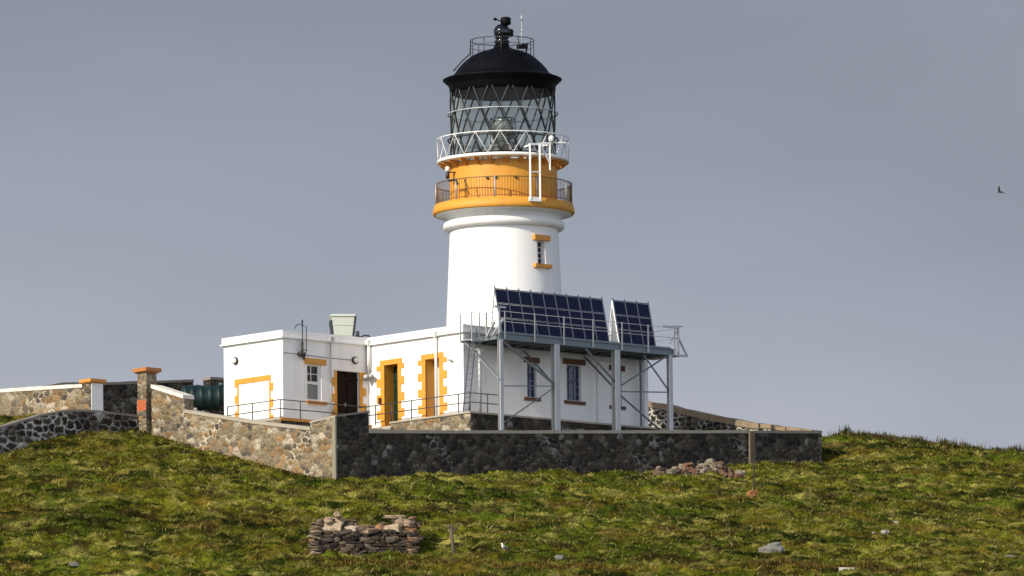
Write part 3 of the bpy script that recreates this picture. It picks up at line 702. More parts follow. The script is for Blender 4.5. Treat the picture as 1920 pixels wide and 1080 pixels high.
# roof
rp_ = [(2.58,17.02),(2.66,17.10),(2.68,17.36),(2.76,17.48),(2.98,17.68),(3.0,17.73),(2.92,17.77),(2.66,17.85),(2.44,17.95),(2.36,18.05),(2.24,18.23),(2.04,18.47),(1.78,18.71),(1.46,18.94),(1.12,19.10),(.80,19.19),(.55,19.27),(.40,19.38),(.33,19.6)]
dome = part(lt, 'dome', MB().lathe(rp_, seg), M['black'])
b = MB()
for k in range(12):
    a = 2*PI*(k+.3)/12; b.tube([cyl(a,z+.005,r) for r, z in rp_[7:17]], .02, 4)
part_split(dome, 'dome_rib', b, M['black'])
bp = [(.33,19.58),(.40,19.62),(.40,19.70),(.30,19.74),(.30,19.79),(.37,19.83),(.37,19.88)]
for k in range(11): t = -PI/2+.75+(PI-1.1)*k/10; bp.append((.42*math.cos(t), 20.17+.40*math.sin(t)))
bp.append((.1,20.56)); vent = part(lt, 'ventilator', MB().lathe(bp, 28), mat('gloss_black', (.006,.006,.008), .08))
b = MB().tube([(.0,0,20.5),(.10,-.05,20.62)], .10, 8).lathe([(.20,20.50),(.26,20.56),(.26,20.85),(.18,20.90)], 14, (.20,-.05)).tube([(.2,-.05,20.62),(-.28,.02,20.80)], .035, 6).lathe([(.02,20.74),(.09,20.78),(.09,20.86),(.02,20.90)], 10, (-.33,.02))
b.lathe([(.08,19.9),(.16,19.95),(.16,20.25),(.06,20.3)], 10, (.42,-.08))
part(vent, 'wind_vane', b, M['black'])
b = MB().ring((0,0,19.72), 1.60, .022, 64).ring((0,0,19.40), 1.60, .014, 64)
for k in range(11):
    a = 2*PI*(k+.2)/11; b.tube([cyl(a,18.80,1.60),cyl(a,19.74,1.60)], .022, 5)
part(dome, 'roof_railing', b, M['iron'])
b = MB()                                          # the ladder that lies on the dome to the left
for s in (-.12,.12):
    b.tube([(-2.45,-.55+s,18.12),(-2.02,-.5+s,18.62),(-1.62,-.45+s,19.0),(-1.58,-.45+s,19.62)], .022, 5)
for t in np.linspace(0,1,9): b.tube([(-2.45+.85*t,-.66+.1*t,18.14+.9*t),(-2.45+.85*t,-.42+.1*t,18.14+.9*t)], .016, 4)
part(dome, 'roof_ladder', b, M['iron'])
b = MB().tube([(1.0,.2,18.9),(1.0,.2,21.0)], .022, 6).tube([(1.0,.2,20.75),(1.0,.2,21.02)], .05, 6).tube([(1.0,.2,20.25),(.55,.1,19.4)], .014, 5).tube([(1.0,.2,20.25),(.80,.6,19.3)], .014, 5).box((.95,.13,20.2),(1.05,.27,20.28))
part(dome, 'antenna', b, M['steel'])
part(dome, 'roof_box', MB().box((.72,-1.15,19.18),(1.30,-.75,19.36)).box((1.18,-1.1,19.0),(1.26,-.8,19.18)), M['black'])
# davit: white steel frame on the outside of both galleries
b = MB()
def rad(az, r, z): a = R(-90+az); return (r*math.cos(a), r*math.sin(a), z)
for az in (21.5, 30.0): b.beam(rad(az,3.64,11.22), rad(az,3.64,14.02), .09)
b.beam(rad(40,3.62,12.75), rad(40,3.62,14.12), .08); b.beam(rad(31,3.60,14.02), rad(40,3.62,13.1), .07)
b.beam(rad(20.8,3.64,13.98), rad(41,3.62,14.10), .10); b.beam(rad(21.5,3.6,13.95), rad(21.5,2.9,13.95), .07); b.beam(rad(40,3.6,14.05), rad(40,2.9,14.05), .07)
b.beam(rad(20.5,3.62,11.24), rad(31,3.62,11.24), .10, .22); b.beam(rad(21.5,3.66,12.6), rad(30,3.66,12.62), .05)
part(lt, 'davit', b, M['whitesteel'])
# small fittings on the drum
b = MB()
for az, z in ((-8,12.45),(13,12.45),(-17,12.42)): b.tube([rad(az,2.68,z),rad(az,2.78,z)], .075, 8)
part_split(lt, 'drum_vent', b, M['dark'])
cam_ = MB().tube([rad(-62,2.7,12.9),rad(-64,3.1,12.9)], .03, 5).lathe([(.03,12.55),(.10,12.6),(.10,12.85),(.05,12.9)], 10, rad(-64,3.1,0)[:2])
part(lt, 'gallery_lamp', cam_, M['dark'])
part(lt, 'gallery_lamp', MB().lathe([(.03,12.93),(.12,12.95),(.12,13.15),(.03,13.2)], 10, rad(-64,3.1,0)[:2]), M['lampw'])
hn = MB().tube([rad(-52,3.46,12.36),rad(-43,3.46,12.36),rad(-41,3.46,12.1)], .055, 6); part(lt, 'gallery_horn', hn, M['dark'])
cb = MB().tube([rad(-33,3.47,12.38),rad(-33,3.47,11.4)], .02, 5).tube([rad(-34,3.47,12.3),rad(-31,3.47,11.9)], .03, 5); part(lt, 'gallery_cable', cb, M['dark'])
# side pod on the upper gallery at the right
b = MB().beam(rad(44,2.7,14.25), rad(58,3.7,14.25), .04).lathe([(.1,14.3),(.14,14.34),(.14,14.55),(.05,14.6)], 10, rad(50,3.15,0)[:2]); part(ug, 'gallery_bracket', b, M['whitesteel'])

# ------------------------------------------------------------------ main block and annex (local axes: a along the right hand face, b along the left hand face)
ROOF = 4.52
def LF(a0): return lambda u, z, o: (a0-o, u, z)      # face looking left (towards the sun)
def RF(b0): return lambda u, z, o: (u, b0-o, z)      # face looking right (shaded)
M['wallpaint'] = weathered('white_wall_paint', (.80,.79,.76), .6, .30, (.46,.42,.34), .40, .4)

def quoins(mb, fm, inner, outer, z0, z1, proud=.03, step=.40, narrow=.5, start=0):
    """a dressed stone margin: alternate long and short blocks beside an opening"""
    k = start; z = z0; s = 1 if outer > inner else -1
    while z < z1-.02:
        zt = min(z+step, z1); w = outer if k % 2 == 0 else inner+(outer-inner)*narrow
        mb.pbox(fm, min(inner,w), max(inner,w), z, zt, -.05, proud+(.002 if k % 2 else 0)); z = zt; k += 1

mb_ = thing('keepers_building', 'long flat roofed white main block at the lighthouse foot with two ochre framed doorways', 'building', (0,0,0))
f = LF(0.0); g_ = RF(0.0)
D1 = (4.88,5.90,.0,3.06); D2 = (1.78,2.81,.0,3.06)
wl = MB().wall(f, -0.0, 7.6, -.9, ROOF, (D1, D2), .62)
wl.wall(g_, 0, 12.4, -.9, ROOF, ((4.22,4.84,1.25,2.92),(6.87,7.84,1.27,3.03),(9.98,10.60,1.22,2.92)), .22)
wl.add([(12.4,0,-.9),(12.4,7.6,-.9),(12.4,7.6,ROOF),(12.4,0,ROOF)], [(0,1,2,3)]).add([(0,7.6,-.9),(12.4,7.6,-.9),(12.4,7.6,ROOF),(0,7.6,ROOF)], [(0,1,2,3)])
part(mb_, 'wall', wl, M['wallpaint'])
part(mb_, 'roof', MB().box((.25,.25,4.18),(12.15,7.35,4.30)), M['roof'])
pp = MB()                                          # parapet band with a coping
pp.box((-.16,-.16,4.15),(12.5,.0,4.23)).box((-.16,0,4.15),(0,7.05,4.23)).box((-.08,-.08,4.23),(12.46,.24,4.545)).box((-.08,.24,4.23),(.24,7.66,4.545)).box((12.16,.24,4.20),(12.46,7.66,4.545)).box((.24,7.36,4.20),(12.16,7.66,4.545))
part(mb_, 'parapet', pp, M['wallpaint'])
def door_frame(parent, D, o_l, o_r, z_l, name='door_frame'):
    q_ = MB(); quoins(q_, f, D[1], o_l, 0, 3.06, start=1); quoins(q_, f, D[0], o_r, 0, 3.06, start=1)
    q_.pbox(f, D[0]-.32, D[1]+.32, 3.06, z_l, -.05, .035)
    q_.reveal(f, D[0], D[1], D[2], D[3], .60, .03)
    return part(parent, name, q_, M['orange'])
# painted reveal sits 3 mm inside the opening
def inset(D, k=.004): return (D[0]+k, D[1]-k, D[2]+k, D[3]-k)
door_frame(mb_, inset(D1), 6.48, 4.42, 3.32); door_frame(mb_, inset(D2), 3.38, 1.22, 3.32)
d1 = part(mb_, 'door', MB().pbox(f, 4.88, 5.90, 0, 3.06, -.66, -.60), M['greendoor'], 'dark green door deep in its ochre doorway')
pl = MB()
for u in (5.02, 5.42):
    for z in (.25, 1.25): pl.pbox(f, u, u+.32, z, z+.8, -.60, -.58)
pl.pbox(f, 4.90, 5.88, 2.28, 2.36, -.60, -.56); part_split(d1, 'door_panel', pl, M['greendoor']); part(d1, 'handle', MB().pbox(f, 4.98, 5.02, 1.05, 1.2, -.60, -.54), M['steel'])
d2 = part(mb_, 'door', MB().pbox(f, 1.78, 2.81, 0, 3.06, -.66, -.60), M['whitedoor'], 'pale grey door deep in its ochre doorway')
pl = MB()
for u in (1.9, 2.34):
    for z in (.25, 1.25): pl.pbox(f, u, u+.34, z, z+.8, -.60, -.58)
part_split(d2, 'door_panel', pl, M['whitedoor'])
# red call box and lamp by the left door
part(mb_, 'call_box', MB().pbox(f, 6.10, 6.26, 1.15, 1.45, .03, .12), M['callbox'])
lp = MB(); c0 = Vector(f(7.02, 2.62, .22)); lp.tube([f(7.02,2.62,0), c0], .03, 6).tube([c0, c0+Vector((-.22,-.25,-.12))], [.07,.17], 10); part(mb_, 'wall_lamp', lp, M['steel'])
lp = MB(); lp.tube([f(.95,2.86,0),f(.95,2.86,.14)], .025, 6).tube([f(.95,2.86,.12),f(.72,2.84,.16)], .05, 8); part(mb_, 'wall_lamp', lp, M['steel'])
def downpipe(parent, pts, r=.055, hopper=None, matl=None):
    m_ = MB().tube(pts, r, 8)
    if hopper: m_.hexa([tuple(Vector(hopper)+Vector(v)) for v in ((-.08,-.08,-.14),(.08,-.08,-.14),(.08,.08,-.14),(-.08,.08,-.14),(-.14,-.14,.12),(.14,-.14,.12),(.14,.14,.12),(-.14,.14,.12))])
    return part(parent, 'downpipe', m_, matl or M['pipe'])
downpipe(mb_, [(-.10,1.92,4.4),(-.12,1.92,.05)], .07, (-.14,1.92,4.22))
downpipe(mb_, [(-.10,6.95,4.45),(-.12,6.95,2.9)], .10, (-.16,6.93,4.28))
# shaded windows: frame, bars, pane, lintel, sill
def bar_window(parent, fm, u0, u1, z0, z1, nx_, nz_, pane, bars, sill=None, lint=None, depth=.2, glassname='window'):
    w = part(parent, glassname, MB().pbox(fm, u0, u1, z0, z1, -depth-.03, -depth), pane)
    b = MB(); t = .024
    for i in range(nx_+1): u = u0+(u1-u0)*i/nx_; b.pbox(fm, max(u0,u-t), min(u1,u+t), z0, z1, -depth, -depth+.035)
    for i in range(nz_+1): z = z0+(z1-z0)*i/nz_; b.pbox(fm, u0, u1, max(z0,z-t), min(z1,z+t), -depth+.001, -depth+.033)
    part(w, 'frame', b, bars)
    if lint: part(w, 'lintel', MB().pbox(fm, lint[0], lint[1], z1+.03, z1+.31, -.05, .05), M['trim_shaded'])
    if sill: part(w, 'sill', MB().pbox(fm, sill[0], sill[1], z0-.20, z0-.03, -.15, .09), M['trim_shaded'])
    return w
bar_window(mb_, g_, 4.22, 4.84, 1.25, 2.92, 2, 4, M['blueglass'], M['bluefr'], (3.98,5.06), (4.0,5.05))
bar_window(mb_, g_, 6.87, 7.84, 1.27, 3.03, 3, 5, M['blueglass'], M['bluefr'], (6.70,8.08), (6.62,8.12))
bar_window(mb_, g_, 9.98, 10.60, 1.22, 2.92, 2, 4, M['blueglass'], M['bluefr'], (9.74,10.80), (9.74,10.80))
cb = MB().tube([(.5,-.02,3.35),(12.3,-.02,3.35)], .02, 5).tube([(8.9,-.03,3.3),(8.9,-.03,.2)], .03, 6); part(mb_, 'conduit', cb, M['pipe'])

# ---- annex
an = thing('annex_building', 'low white flat roofed annex with a blocked ochre edged doorway and brown double door', 'building', (-5.64,7.1,0))
fa = LF(-5.64); ga = RF(7.1)
DW = (-2.12,-.63,0.0,2.78); WI = (-4.05,-3.12,1.17,2.95)
wa = MB().wall(fa, 7.1, 11.6, -.9, ROOF).wall(ga, -5.64, 0.0, -.9, ROOF, (DW, WI), .24)
wa.add([(-5.64,11.6,-.9),(0,11.6,-.9),(0,11.6,ROOF),(-5.64,11.6,ROOF)], [(0,1,2,3)])
part(an, 'wall', wa, M['wallpaint'])
part(an, 'roof', MB().box((-5.4,7.34,4.18),(-.0,11.36,4.30)), M['roof'])
pp = MB().box((-5.80,6.94,4.15),(-.165,7.1,4.23)).box((-5.80,7.1,4.15),(-5.64,11.72,4.23)).box((-5.72,7.02,4.23),(-.085,7.34,4.545)).box((-5.72,7.34,4.23),(-5.40,11.66,4.545)).box((-5.40,11.36,4.20),(-.002,11.66,4.545))
part(an, 'parapet', pp, M['wallpaint'])
bq = MB(); quoins(bq, fa, 10.46, 10.76, .0, 2.40, .03, .4, .35, 1); quoins(bq, fa, 8.13, 7.84, .0, 2.40, .03, .4, .35, 0)
bq.pbox(fa, 8.0, 10.6, 2.14, 2.40, -.05, .035); part(an, 'blocked_doorway_frame', bq, M['orange'])
part(an, 'plinth', MB().pbox(fa, 7.06, 7.84, -.05, .14, -.05, .04).pbox(ga, -5.68, -2.46, -.05, .14, -.05, .042), M['orange_old'])
dq = MB(); quoins(dq, ga, DW[0], -2.46, 0, 2.78, .03, .4, .45, 1); quoins(dq, ga, DW[1], -.18, 0, 2.78, .03, .4, .45, 0); part_split(an, 'door_frame_quoin', dq, M['orange'])
dd = part(an, 'door', MB().pbox(ga, -2.12, -1.385, 0, 2.36, -.20, -.15).pbox(ga, -1.365, -.63, 0, 2.36, -.20, -.15), M['browndoor'])
tp = MB().pbox(ga, -2.12, -.63, 2.36, 2.46, -.20, -.10).pbox(ga, -2.12, -.63, 2.46, 2.78, -.2, -.17).pbox(ga, -1.42, -1.33, 2.46, 2.78, -.17, -.1)
for u in (-2.02,-1.28):
    for z in (.2,1.25): tp.pbox(ga, u, u+.55, z, z+.85, -.15, -.13)
part(dd, 'transom', tp, M['browndoor']); part(dd, 'handle', MB().pbox(ga, -1.50,-1.44,1.02,1.2,-.15,-.08), M['steel'])
wnd = part(an, 'window', MB().pbox(ga, WI[0], WI[1], 2.05, WI[3], -.20, -.17), M['darkglass'], 'white sash window with dark upper panes')
part(wnd, 'lower_sash', MB().pbox(ga, WI[0], WI[1], WI[2], 2.05, -.20, -.16), M['blind'])
b = MB(); t = .06
b.pbox(ga, WI[0], WI[0]+.05, WI[2], WI[3], -.17, -.08).pbox(ga, WI[1]-.16, WI[1], WI[2], WI[3], -.17, -.08).pbox(ga, WI[0]+.05, WI[1]-.16, WI[3]-.07, WI[3], -.17, -.09).pbox(ga, WI[0]+.05, WI[1]-.16, WI[2], WI[2]+.08, -.17, -.09).pbox(ga, WI[0]+.05, WI[1]-.16, 1.98, 2.12, -.17, -.09)
b.pbox(ga, -3.72, -3.68, 2.12, WI[3]-.07, -.17, -.13); b.pbox(ga, WI[0]+.05, WI[1]-.16, 2.48, 2.52, -.17, -.135)
part(wnd, 'frame', b, M['frame'])
part(wnd, 'lintel', MB().pbox(ga, -4.27, -2.82, 2.96, 3.26, -.05, .045), M['orange_old']); part(wnd, 'sill', MB().pbox(ga, -4.12, -2.82, .98, 1.14, -.12, .10), M['orange_old'])
def bulkhead(parent, fm, u, z):
    c = Vector(fm(u,z,0)); n_ = Vector(fm(u,z,1))-c
    b_ = part(parent, 'wall_lamp', MB().tube([c, c+n_*.10], .19, 16), M['dark'])
    part(b_, 'lamp_shade', MB().tube([c+n_*.10, c+n_*.17, c+n_*.20], [.155,.13,.05], 16), M['lampw'])
bulkhead(an, fa, 10.66, 3.34); bulkhead(an, ga, -.92, 3.36)
part(an, 'cable', MB().tube([(-5.6,7.08,3.42),(-4.5,7.08,3.40),(-2.7,7.08,3.36),(-1.0,7.08,3.36)], .014, 5), M['dark'])
downpipe(an, [(-2.58,7.0,4.45),(-2.58,7.0,.05)], .038, (-2.58,6.97,4.26), M['steel'])
downpipe(an, [(-.12,6.98,4.40),(-.12,6.98,2.72)], .05)
lp = MB(); lp.tube([(-.10,6.98,2.72),(-.20,6.75,2.62)], .05, 6).tube([(-.20,6.75,2.66),(-.34,6.5,2.52)], [.06,.13], 10); part(an, 'flood_lamp', lp, M['steel'])
# mast and bracket clamped to the annex wall
ms = MB().tube([(-4.49,6.93,3.30),(-4.49,6.93,5.02)], .028, 6).tube([(-4.24,6.93,3.55),(-4.22,6.93,4.82)], .02, 5).tube([(-4.49,6.93,4.86),(-4.62,6.9,4.90),(-4.85,6.86,4.86),(-5.02,6.84,4.72),(-5.06,6.84,4.62)], .022, 6).tube([(-4.49,6.93,4.86),(-4.3,6.95,4.80)], .02, 5)
ms.tube([(-4.49,6.95,3.25),(-4.49,6.95,4.02)], .06, 8).tube([(-4.58,7.1,3.42),(-4.58,6.85,3.42)], .12, 8).tube([(-4.40,6.95,3.15),(-4.30,6.95,3.5)], .05, 6).tube([(-4.49,6.95,3.6),(-4.26,6.95,3.62)], .02, 5)
ms.tube([(-4.49,6.93,4.98),(-4.49,6.93,5.12)], .045, 6)
part(an, 'mast_bracket', ms, M['dark'])

# ---- water tank on the annex roof
tk = thing('water_tank', 'pale green white tapered water tank standing on the annex roof', 'water tank', tuple(b2w(-.50,8.5,4.30)), R(5))
tb = lambda x0,x1,y0,y1,z: [(x0,y0,z),(x1,y0,z),(x1,y1,z),(x0,y1,z)]
t_ = MB().hexa(tb(-.46,.46,-.5,.5,.42)+tb(-.57,.57,-.6,.6,1.38)); part(tk, 'body', t_, M['tank'])
part(tk, 'lid', MB().hexa(tb(-.61,.61,-.66,.66,1.38)+tb(-.60,.60,-.64,.64,1.48)).hexa(tb(-.535,.535,-.575,.575,.93)+tb(-.54,.54,-.58,.58,.97)), M['tank'])
part_split(tk, 'side_frame', MB().hexa(tb(-.53,-.47,-.52,.5,.3)+tb(-.63,-.56,-.60,.6,1.20)).hexa(tb(.47,.56,-.52,.5,.3)+tb(.575,.69,-.60,.6,1.37)), M['tankdark'])
part(tk, 'base', MB().box((-.55,-.55,.0),(.55,.55,.30)).box((-.50,-.50,.30),(.50,.50,.42)), M['conc'])
part(tk, 'pipe', MB().tube([(.55,-.5,.35),(.95,-.5,.35),(1.05,-.5,.42),(1.30,-.5,.40),(1.34,-.5,.20)], .045, 6).tube([(.72,-.55,.30),(.72,-.55,.62)], .09, 8), M['dark'])

# ---- terrace
te = thing('stone_terrace', 'low rubble stone terrace with a concrete edge in front of the white main block', 'terrace', (-1.2,-1.8,-1.5))
core = MB().box((-1.11,-1.71,-2.2),(12.9,-.0,-.095)).box((-1.11,.0,-2.2),(-.0,4.15,-.095)).box((-6.74,5.99,-2.2),(-1.0,7.1,-.095)).box((-6.74,7.1,-2.2),(-5.64,12.0,-.095))
part(te, 'wall_core', core, M['stone_shaded'])
rubble_part(te, RF(-1.75), -1.12, 12.9, lambda u: -1.6+.04*u, lambda u: -.092, 'dark', 'wall', 'dark shaded face of the terrace')  # face away from the sun: its shade is in the darker stone colours
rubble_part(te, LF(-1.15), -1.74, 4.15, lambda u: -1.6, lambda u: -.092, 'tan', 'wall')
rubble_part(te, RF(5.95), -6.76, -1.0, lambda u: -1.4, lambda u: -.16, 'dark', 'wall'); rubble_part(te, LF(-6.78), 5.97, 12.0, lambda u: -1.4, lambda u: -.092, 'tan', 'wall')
sl = MB().box((-1.22,-1.82,-.09),(12.95,0,.0)).box((-1.22,.0,-.09),(0,4.2,.0)).box((-6.84,5.9,-.09),(-.95,7.1,.0)).box((-6.84,7.1,-.09),(-5.64,12.05,.0))
part(te, 'edge', sl, M['coping'])
part(te, 'painted_edge', MB().box((-6.88,5.86,-.14),(-.9,5.898,.012)), M['orange_old'])
part(te, 'step', MB().box((-1.2,4.2,-2.0),(0,5.9,-.30)).box((-.8,4.2,-.30),(0,5.9,-.12)), M['conc'])

# ---- terrace railing
rl = thing('terrace_railing', 'thin dark two bar railing along the terrace edge past both ochre doorways', 'railing', (-1.15,-1.75,0))
pts = [(-1.15,6.6),(-1.15,3.2),(-1.15,-1.75),(.80,-1.75)]
for z in (.92,.46): part(rl, 'rail', MB().tube([(a,b,z) for a,b in pts], .026, 6), M['rail'])
pm = MB()
for a, b in ((-1.15,5.3),(-1.15,4.1),(-1.15,2.6),(-1.15,.9),(-1.15,-.9),(-1.15,-1.75),(.0,-1.75),(.80,-1.75)): pm.tube([(a,b,-.05),(a,b,.93)], .028, 6)
part_split(rl, 'post', pm, M['rail'])
rl = thing('terrace_railing', 'thin dark railing round the corner of the annex below its blocked doorway', 'railing', (-6.78,5.96,0))
pts = [(-6.78,10.0),(-6.78,8.3),(-6.78,5.96),(-4.6,5.96),(-2.4,5.96),(-1.2,5.96)]
for z in (.90,.46): part(rl, 'rail', MB().tube([(a,b,z) for a,b in pts], .026, 6), M['rail'])
pm = MB()
for a, b in ((-6.78,10.0),(-6.78,8.1),(-6.78,5.96),(-5.5,5.96),(-3.3,5.96),(-1.2,5.96)): pm.tube([(a,b,-.05),(a,b,.91)], .028, 6)
part_split(rl, 'post', pm, M['rail'])

# ---- steel platform for the solar arrays
pf = thing('steel_platform', 'raised grey steel platform on tall posts along the shaded side of the main block', 'platform', (.2,-2.5,-1.2))
P0, P1, BF, BB = .22, 11.95, -2.5, -.22
part(pf, 'deck', MB().box((P0+.05,BF+.12,3.80),(P1,BB,3.86)), M['deck'])
bm_ = MB()
for y in (BF, BB-.05): bm_.box((P0,y,3.60),(P1+.1,y+.18,3.63)).box((P0,y+.08,3.63),(P1+.1,y+.10,3.90)).box((P0,y,3.90),(P1+.1,y+.18,3.93))
for x in np.linspace(P0+.1, P1-.1, 13): bm_.box((x-.05,BF+.18,3.63),(x+.05,BB-.05,3.79))
part(pf, 'edge_beam', bm_, M['beam'])
part(pf, 'kerb_panel', MB().box((P0+.4,BF+.30,3.86),(P1,BF+.34,4.05)), M['beam'])
def hpost(x, y, z0, z1, w=.20):
    m_ = MB(); t = .02
    m_.box((x-w/2,y-w/2,z0),(x+w/2,y-w/2+t,z1)).box((x-w/2,y+w/2-t,z0),(x+w/2,y+w/2,z1)).box((x-t/2,y-w/2+t,z0),(x+t/2,y+w/2-t,z1))
    m_.box((x-w*.8,y-w*.8,z0),(x+w*.8,y+w*.8,z0+.03)); return m_
for x, w in ((.30,.20),(3.95,.32),(8.0,.32),(11.65,.22)): part(pf, 'post', hpost(x, -2.4, yard_z(x,-2.4)-.1, 3.6, w), M['steel'])
part(pf, 'post', MB().tube([(.22,-.95,-.02),(.22,-.95,3.6)], .085, 10), M['steel'])
part(pf, 'post', hpost(11.65, -.35, 0, 3.6, .18), M['steel'])
br = MB(); yb = -2.4
def rod(p, q_, w=.07): br.beam((p[0],yb,p[1]), (q_[0],yb,q_[1]), w)
br.beam((-.35,-.5,3.62), (.28,-2.34,1.62), .10)
rod((.42,3.55),(3.85,1.62),.09); rod((.40,1.30),(3.85,1.52),.05); rod((.40,-.55),(3.85,1.45),.05)
br.beam((3.95,-.1,3.5),(3.95,-2.3,1.6),.07)
rod((5.95,3.55),(7.9,2.05),.08); rod((8.15,1.75),(11.45,3.55),.07); rod((8.15,1.55),(11.55,1.75),.06); rod((9.9,3.5),(11.55,1.85),.06); rod((8.15,1.45),(11.5,-.5),.07)
br.beam((8.0,-.1,3.5),(8.0,-2.3,1.7),.07)
part_split(pf, 'brace', br, M['brace'])
gr = MB()
for z in (5.0, 4.5): gr.tube([(-.25,-.35,z),(-.25,-1.2,z)], .016, 6).tube([(.35,BF+.06,z),(P1+.28,BF+.06,z),(P1+.28,-.5,z),(P1-.2,-.5,z)], .016, 6)
part_split(pf, 'guard_rail', gr, M['guard'])
for x in (.52,2.5,4.45,6.4,8.35,10.12,11.9): part(pf, 'guard_post', MB().beam((x,BF-.02,3.62),(x,BF-.02,5.03),.06,.045,(0,1,0)), M['guard'])
P1 -= .5
em = MB().box((P1+.4,BF,3.60),(P1+.95,-.4,3.66)).beam((P1+.78,BF+.06,3.66),(P1+.78,BF+.06,5.15),.07).beam((P1+.20,-.5,3.66),(P1+.20,-.5,5.05),.07).beam((P1+.78,-.5,3.66),(P1+.78,-.5,5.05),.06)
em.beam((P1-.35,BF+.06,5.02),(P1+1.05,BF+.06,5.12),.09,.07).beam((P1+.78,BF+.06,4.55),(P1+1.35,BF+.06,3.66),.08).beam((P1+.4,BF+.06,3.63),(P1+1.4,BF+.06,3.66),.09).beam((P1+.2,BF+.06,4.2),(P1+.78,BF+.06,4.95),.05).beam((P1+1.3,BF+.06,3.66),(P1+.78,-.5,3.66),.06)
part(pf, 'end_bracket', em, M['steel']); P1 += .5
lm = MB().beam((-.52,-.35,3.62),(.22,-.35,3.62),.10).beam((-.52,-1.2,3.62),(.22,-1.2,3.62),.10).box((-.5,-1.2,3.64),(.22,-.35,3.69)).beam((-.50,-.35,3.64),(-.50,-.35,5.02),.05).beam((-.50,-1.2,3.64),(-.50,-1.2,5.02),.05).beam((.0,-1.2,3.64),(.0,-1.2,5.02),.05)
lm.beam((.10,BB-1.4,3.75),(.62,BB-1.4,4.55),.10).beam((.34,BF+.2,3.9),(.34,BF+.2,5.25),.08).beam((.02,BF+.2,5.22),(.75,BF+.2,5.22),.10).beam((-.05,BF+.3,3.75),(.70,BF+.3,4.65),.10).beam((.2,BF+1.0,3.9),(.2,BF+1.0,5.0),.07)
part(pf, 'landing', lm, M['steel'])

# ---- ladder
ld = thing('ladder', 'pale steel ladder leaning from the terrace up to the platform end', 'ladder', (-.78,-1.0,0))
lp_ = lambda t, y: (-.78+.52*t, y, -.0+3.75*t)
st = MB()
for y in (-1.22,-.80): st.beam(lp_(0,y), lp_(1.12,y), .05, .03)
part_split(ld, 'stringer', st, M['pvframe']); st = MB()
for k in range(13): t = (k+.6)/12.5; st.tube([lp_(t,-1.22), lp_(t,-.80)], .018, 5)
part_split(ld, 'rung', st, M['pvframe'])

# ---- solar arrays
def solar_array(x0, x1, n, label, closed):
    t_ = thing('solar_array', label, 'solar panels', (x0,-2.0,3.9), group='solar arrays on the steel platform')
    fb, ft, zb, zt = -2.02, -1.52, 4.02, 6.24; bk = -1.15
    rt = bpy.data.objects.new('panel', None); bpy.data.objects.remove(rt)
    cw = (x1-x0)/n; dz = (zt-zb)/3
    nv = Vector((0, -(zt-zb), (ft-fb))).normalized()
    def at_(x, s, o=0): return Vector((x, fb+(ft-fb)*s, zb+(zt-zb)*s)) + nv*o
    for i in range(n):
        for j in range(3):
            xa, xb = x0+cw*i+.045, x0+cw*(i+1)-.045; sa, sb = j/3+.018, (j+1)/3-.018
            c = [at_(xa,sa,-.02),at_(xb,sa,-.02),at_(xb,sa,.015),at_(xa,sa,.015),at_(xa,sb,-.02),at_(xb,sb,-.02),at_(xb,sb,.015),at_(xa,sb,.015)]
            part(t_, 'panel', MB().hexa(c), M['cells'])
    fr = MB()
    for i in range(n+1): x = x0+cw*i; fr.beam(at_(x,-.02,.005), at_(x,1.05,.005), .05, .05, (0,1,0))
    for j in range(4): fr.beam(at_(x0,j/3,-.0), at_(x1,j/3,-.0), .05, .045, (0,1,.2))
    part(t_, 'frame', fr, M['pvframe'])
    lg = MB()
    for i in range(0, n+1, 3 if n > 3 else 1):
        x = x0+cw*i; lg.beam((x,ft+.03,zt), (x,bk,3.86), .06, .06, (1,0,0)); lg.beam((x,fb,zb-.1),(x,bk,3.90),.06); lg.beam((x,fb+.2,zb+.9),(x,bk-.12,zb+.9),.05)
    part_split(t_, 'support_leg', lg, M['whitesteel'])
    if closed:
        part(t_, 'end_plate', MB().add([(x0-.03,fb,3.88),(x0-.03,ft,zt),(x0-.03,bk,3.88),(x0-.005,fb,3.88),(x0-.005,ft,zt),(x0-.005,bk,3.88)], [(0,1,2),(5,4,3),(0,3,4,1),(1,4,5,2),(2,5,3,0)]), M['whitesteel'])
    else:
        part(t_, 'end_plate', MB().add([(x0-.03,fb+.16,4.55),(x0-.03,ft-.1,5.75),(x0-.03,bk-.18,4.55),(x0-.005,fb+.16,4.55),(x0-.005,ft-.1,5.75),(x0-.005,bk-.18,4.55)], [(0,1,2),(5,4,3),(0,3,4,1),(1,4,5,2),(2,5,3,0)]), M['whitesteel'])
    return t_
solar_array(.76, 7.92, 9, 'longer dark blue solar array of nine panel columns on the platform', False)
solar_array(8.66, 11.06, 3, 'shorter dark blue solar array of three panel columns with white end plate', True)

# ------------------------------------------------------------------ perimeter walls
def slab(profile, axis, c0, c1):
    """profile: (run, bottom, top) along the wall; axis 'a' or 'b'; c0..c1 across"""
    m_ = MB(); v = []
    for r, zb, zt in profile:
        for c, z in ((c0,zb),(c1,zb),(c1,zt),(c0,zt)): v.append((r,c,z) if axis == 'a' else (c,r,z))
    n = len(profile); fs = [(0,1,2,3), tuple(4*(n-1)+k for k in (3,2,1,0))]
    for i in range(n-1):
        for k in range(4): fs.append((4*i+k, 4*i+(k+1) % 4, 4*(i+1)+(k+1) % 4, 4*(i+1)+k))
    return m_.add(v, fs)
def dens(profile, step=.55, jit=.02):
    o = []
    for (r0,b0,t0),(r1,b1,t1) in zip(profile, profile[1:]):
        k = max(1, int(abs(r1-r0)/step))
        for i in range(k): s = i/k; o.append((r0+(r1-r0)*s, b0+(b1-b0)*s, t0+(t1-t0)*s+(random.uniform(-jit,jit) if i else 0)))
    return o+[profile[-1]]
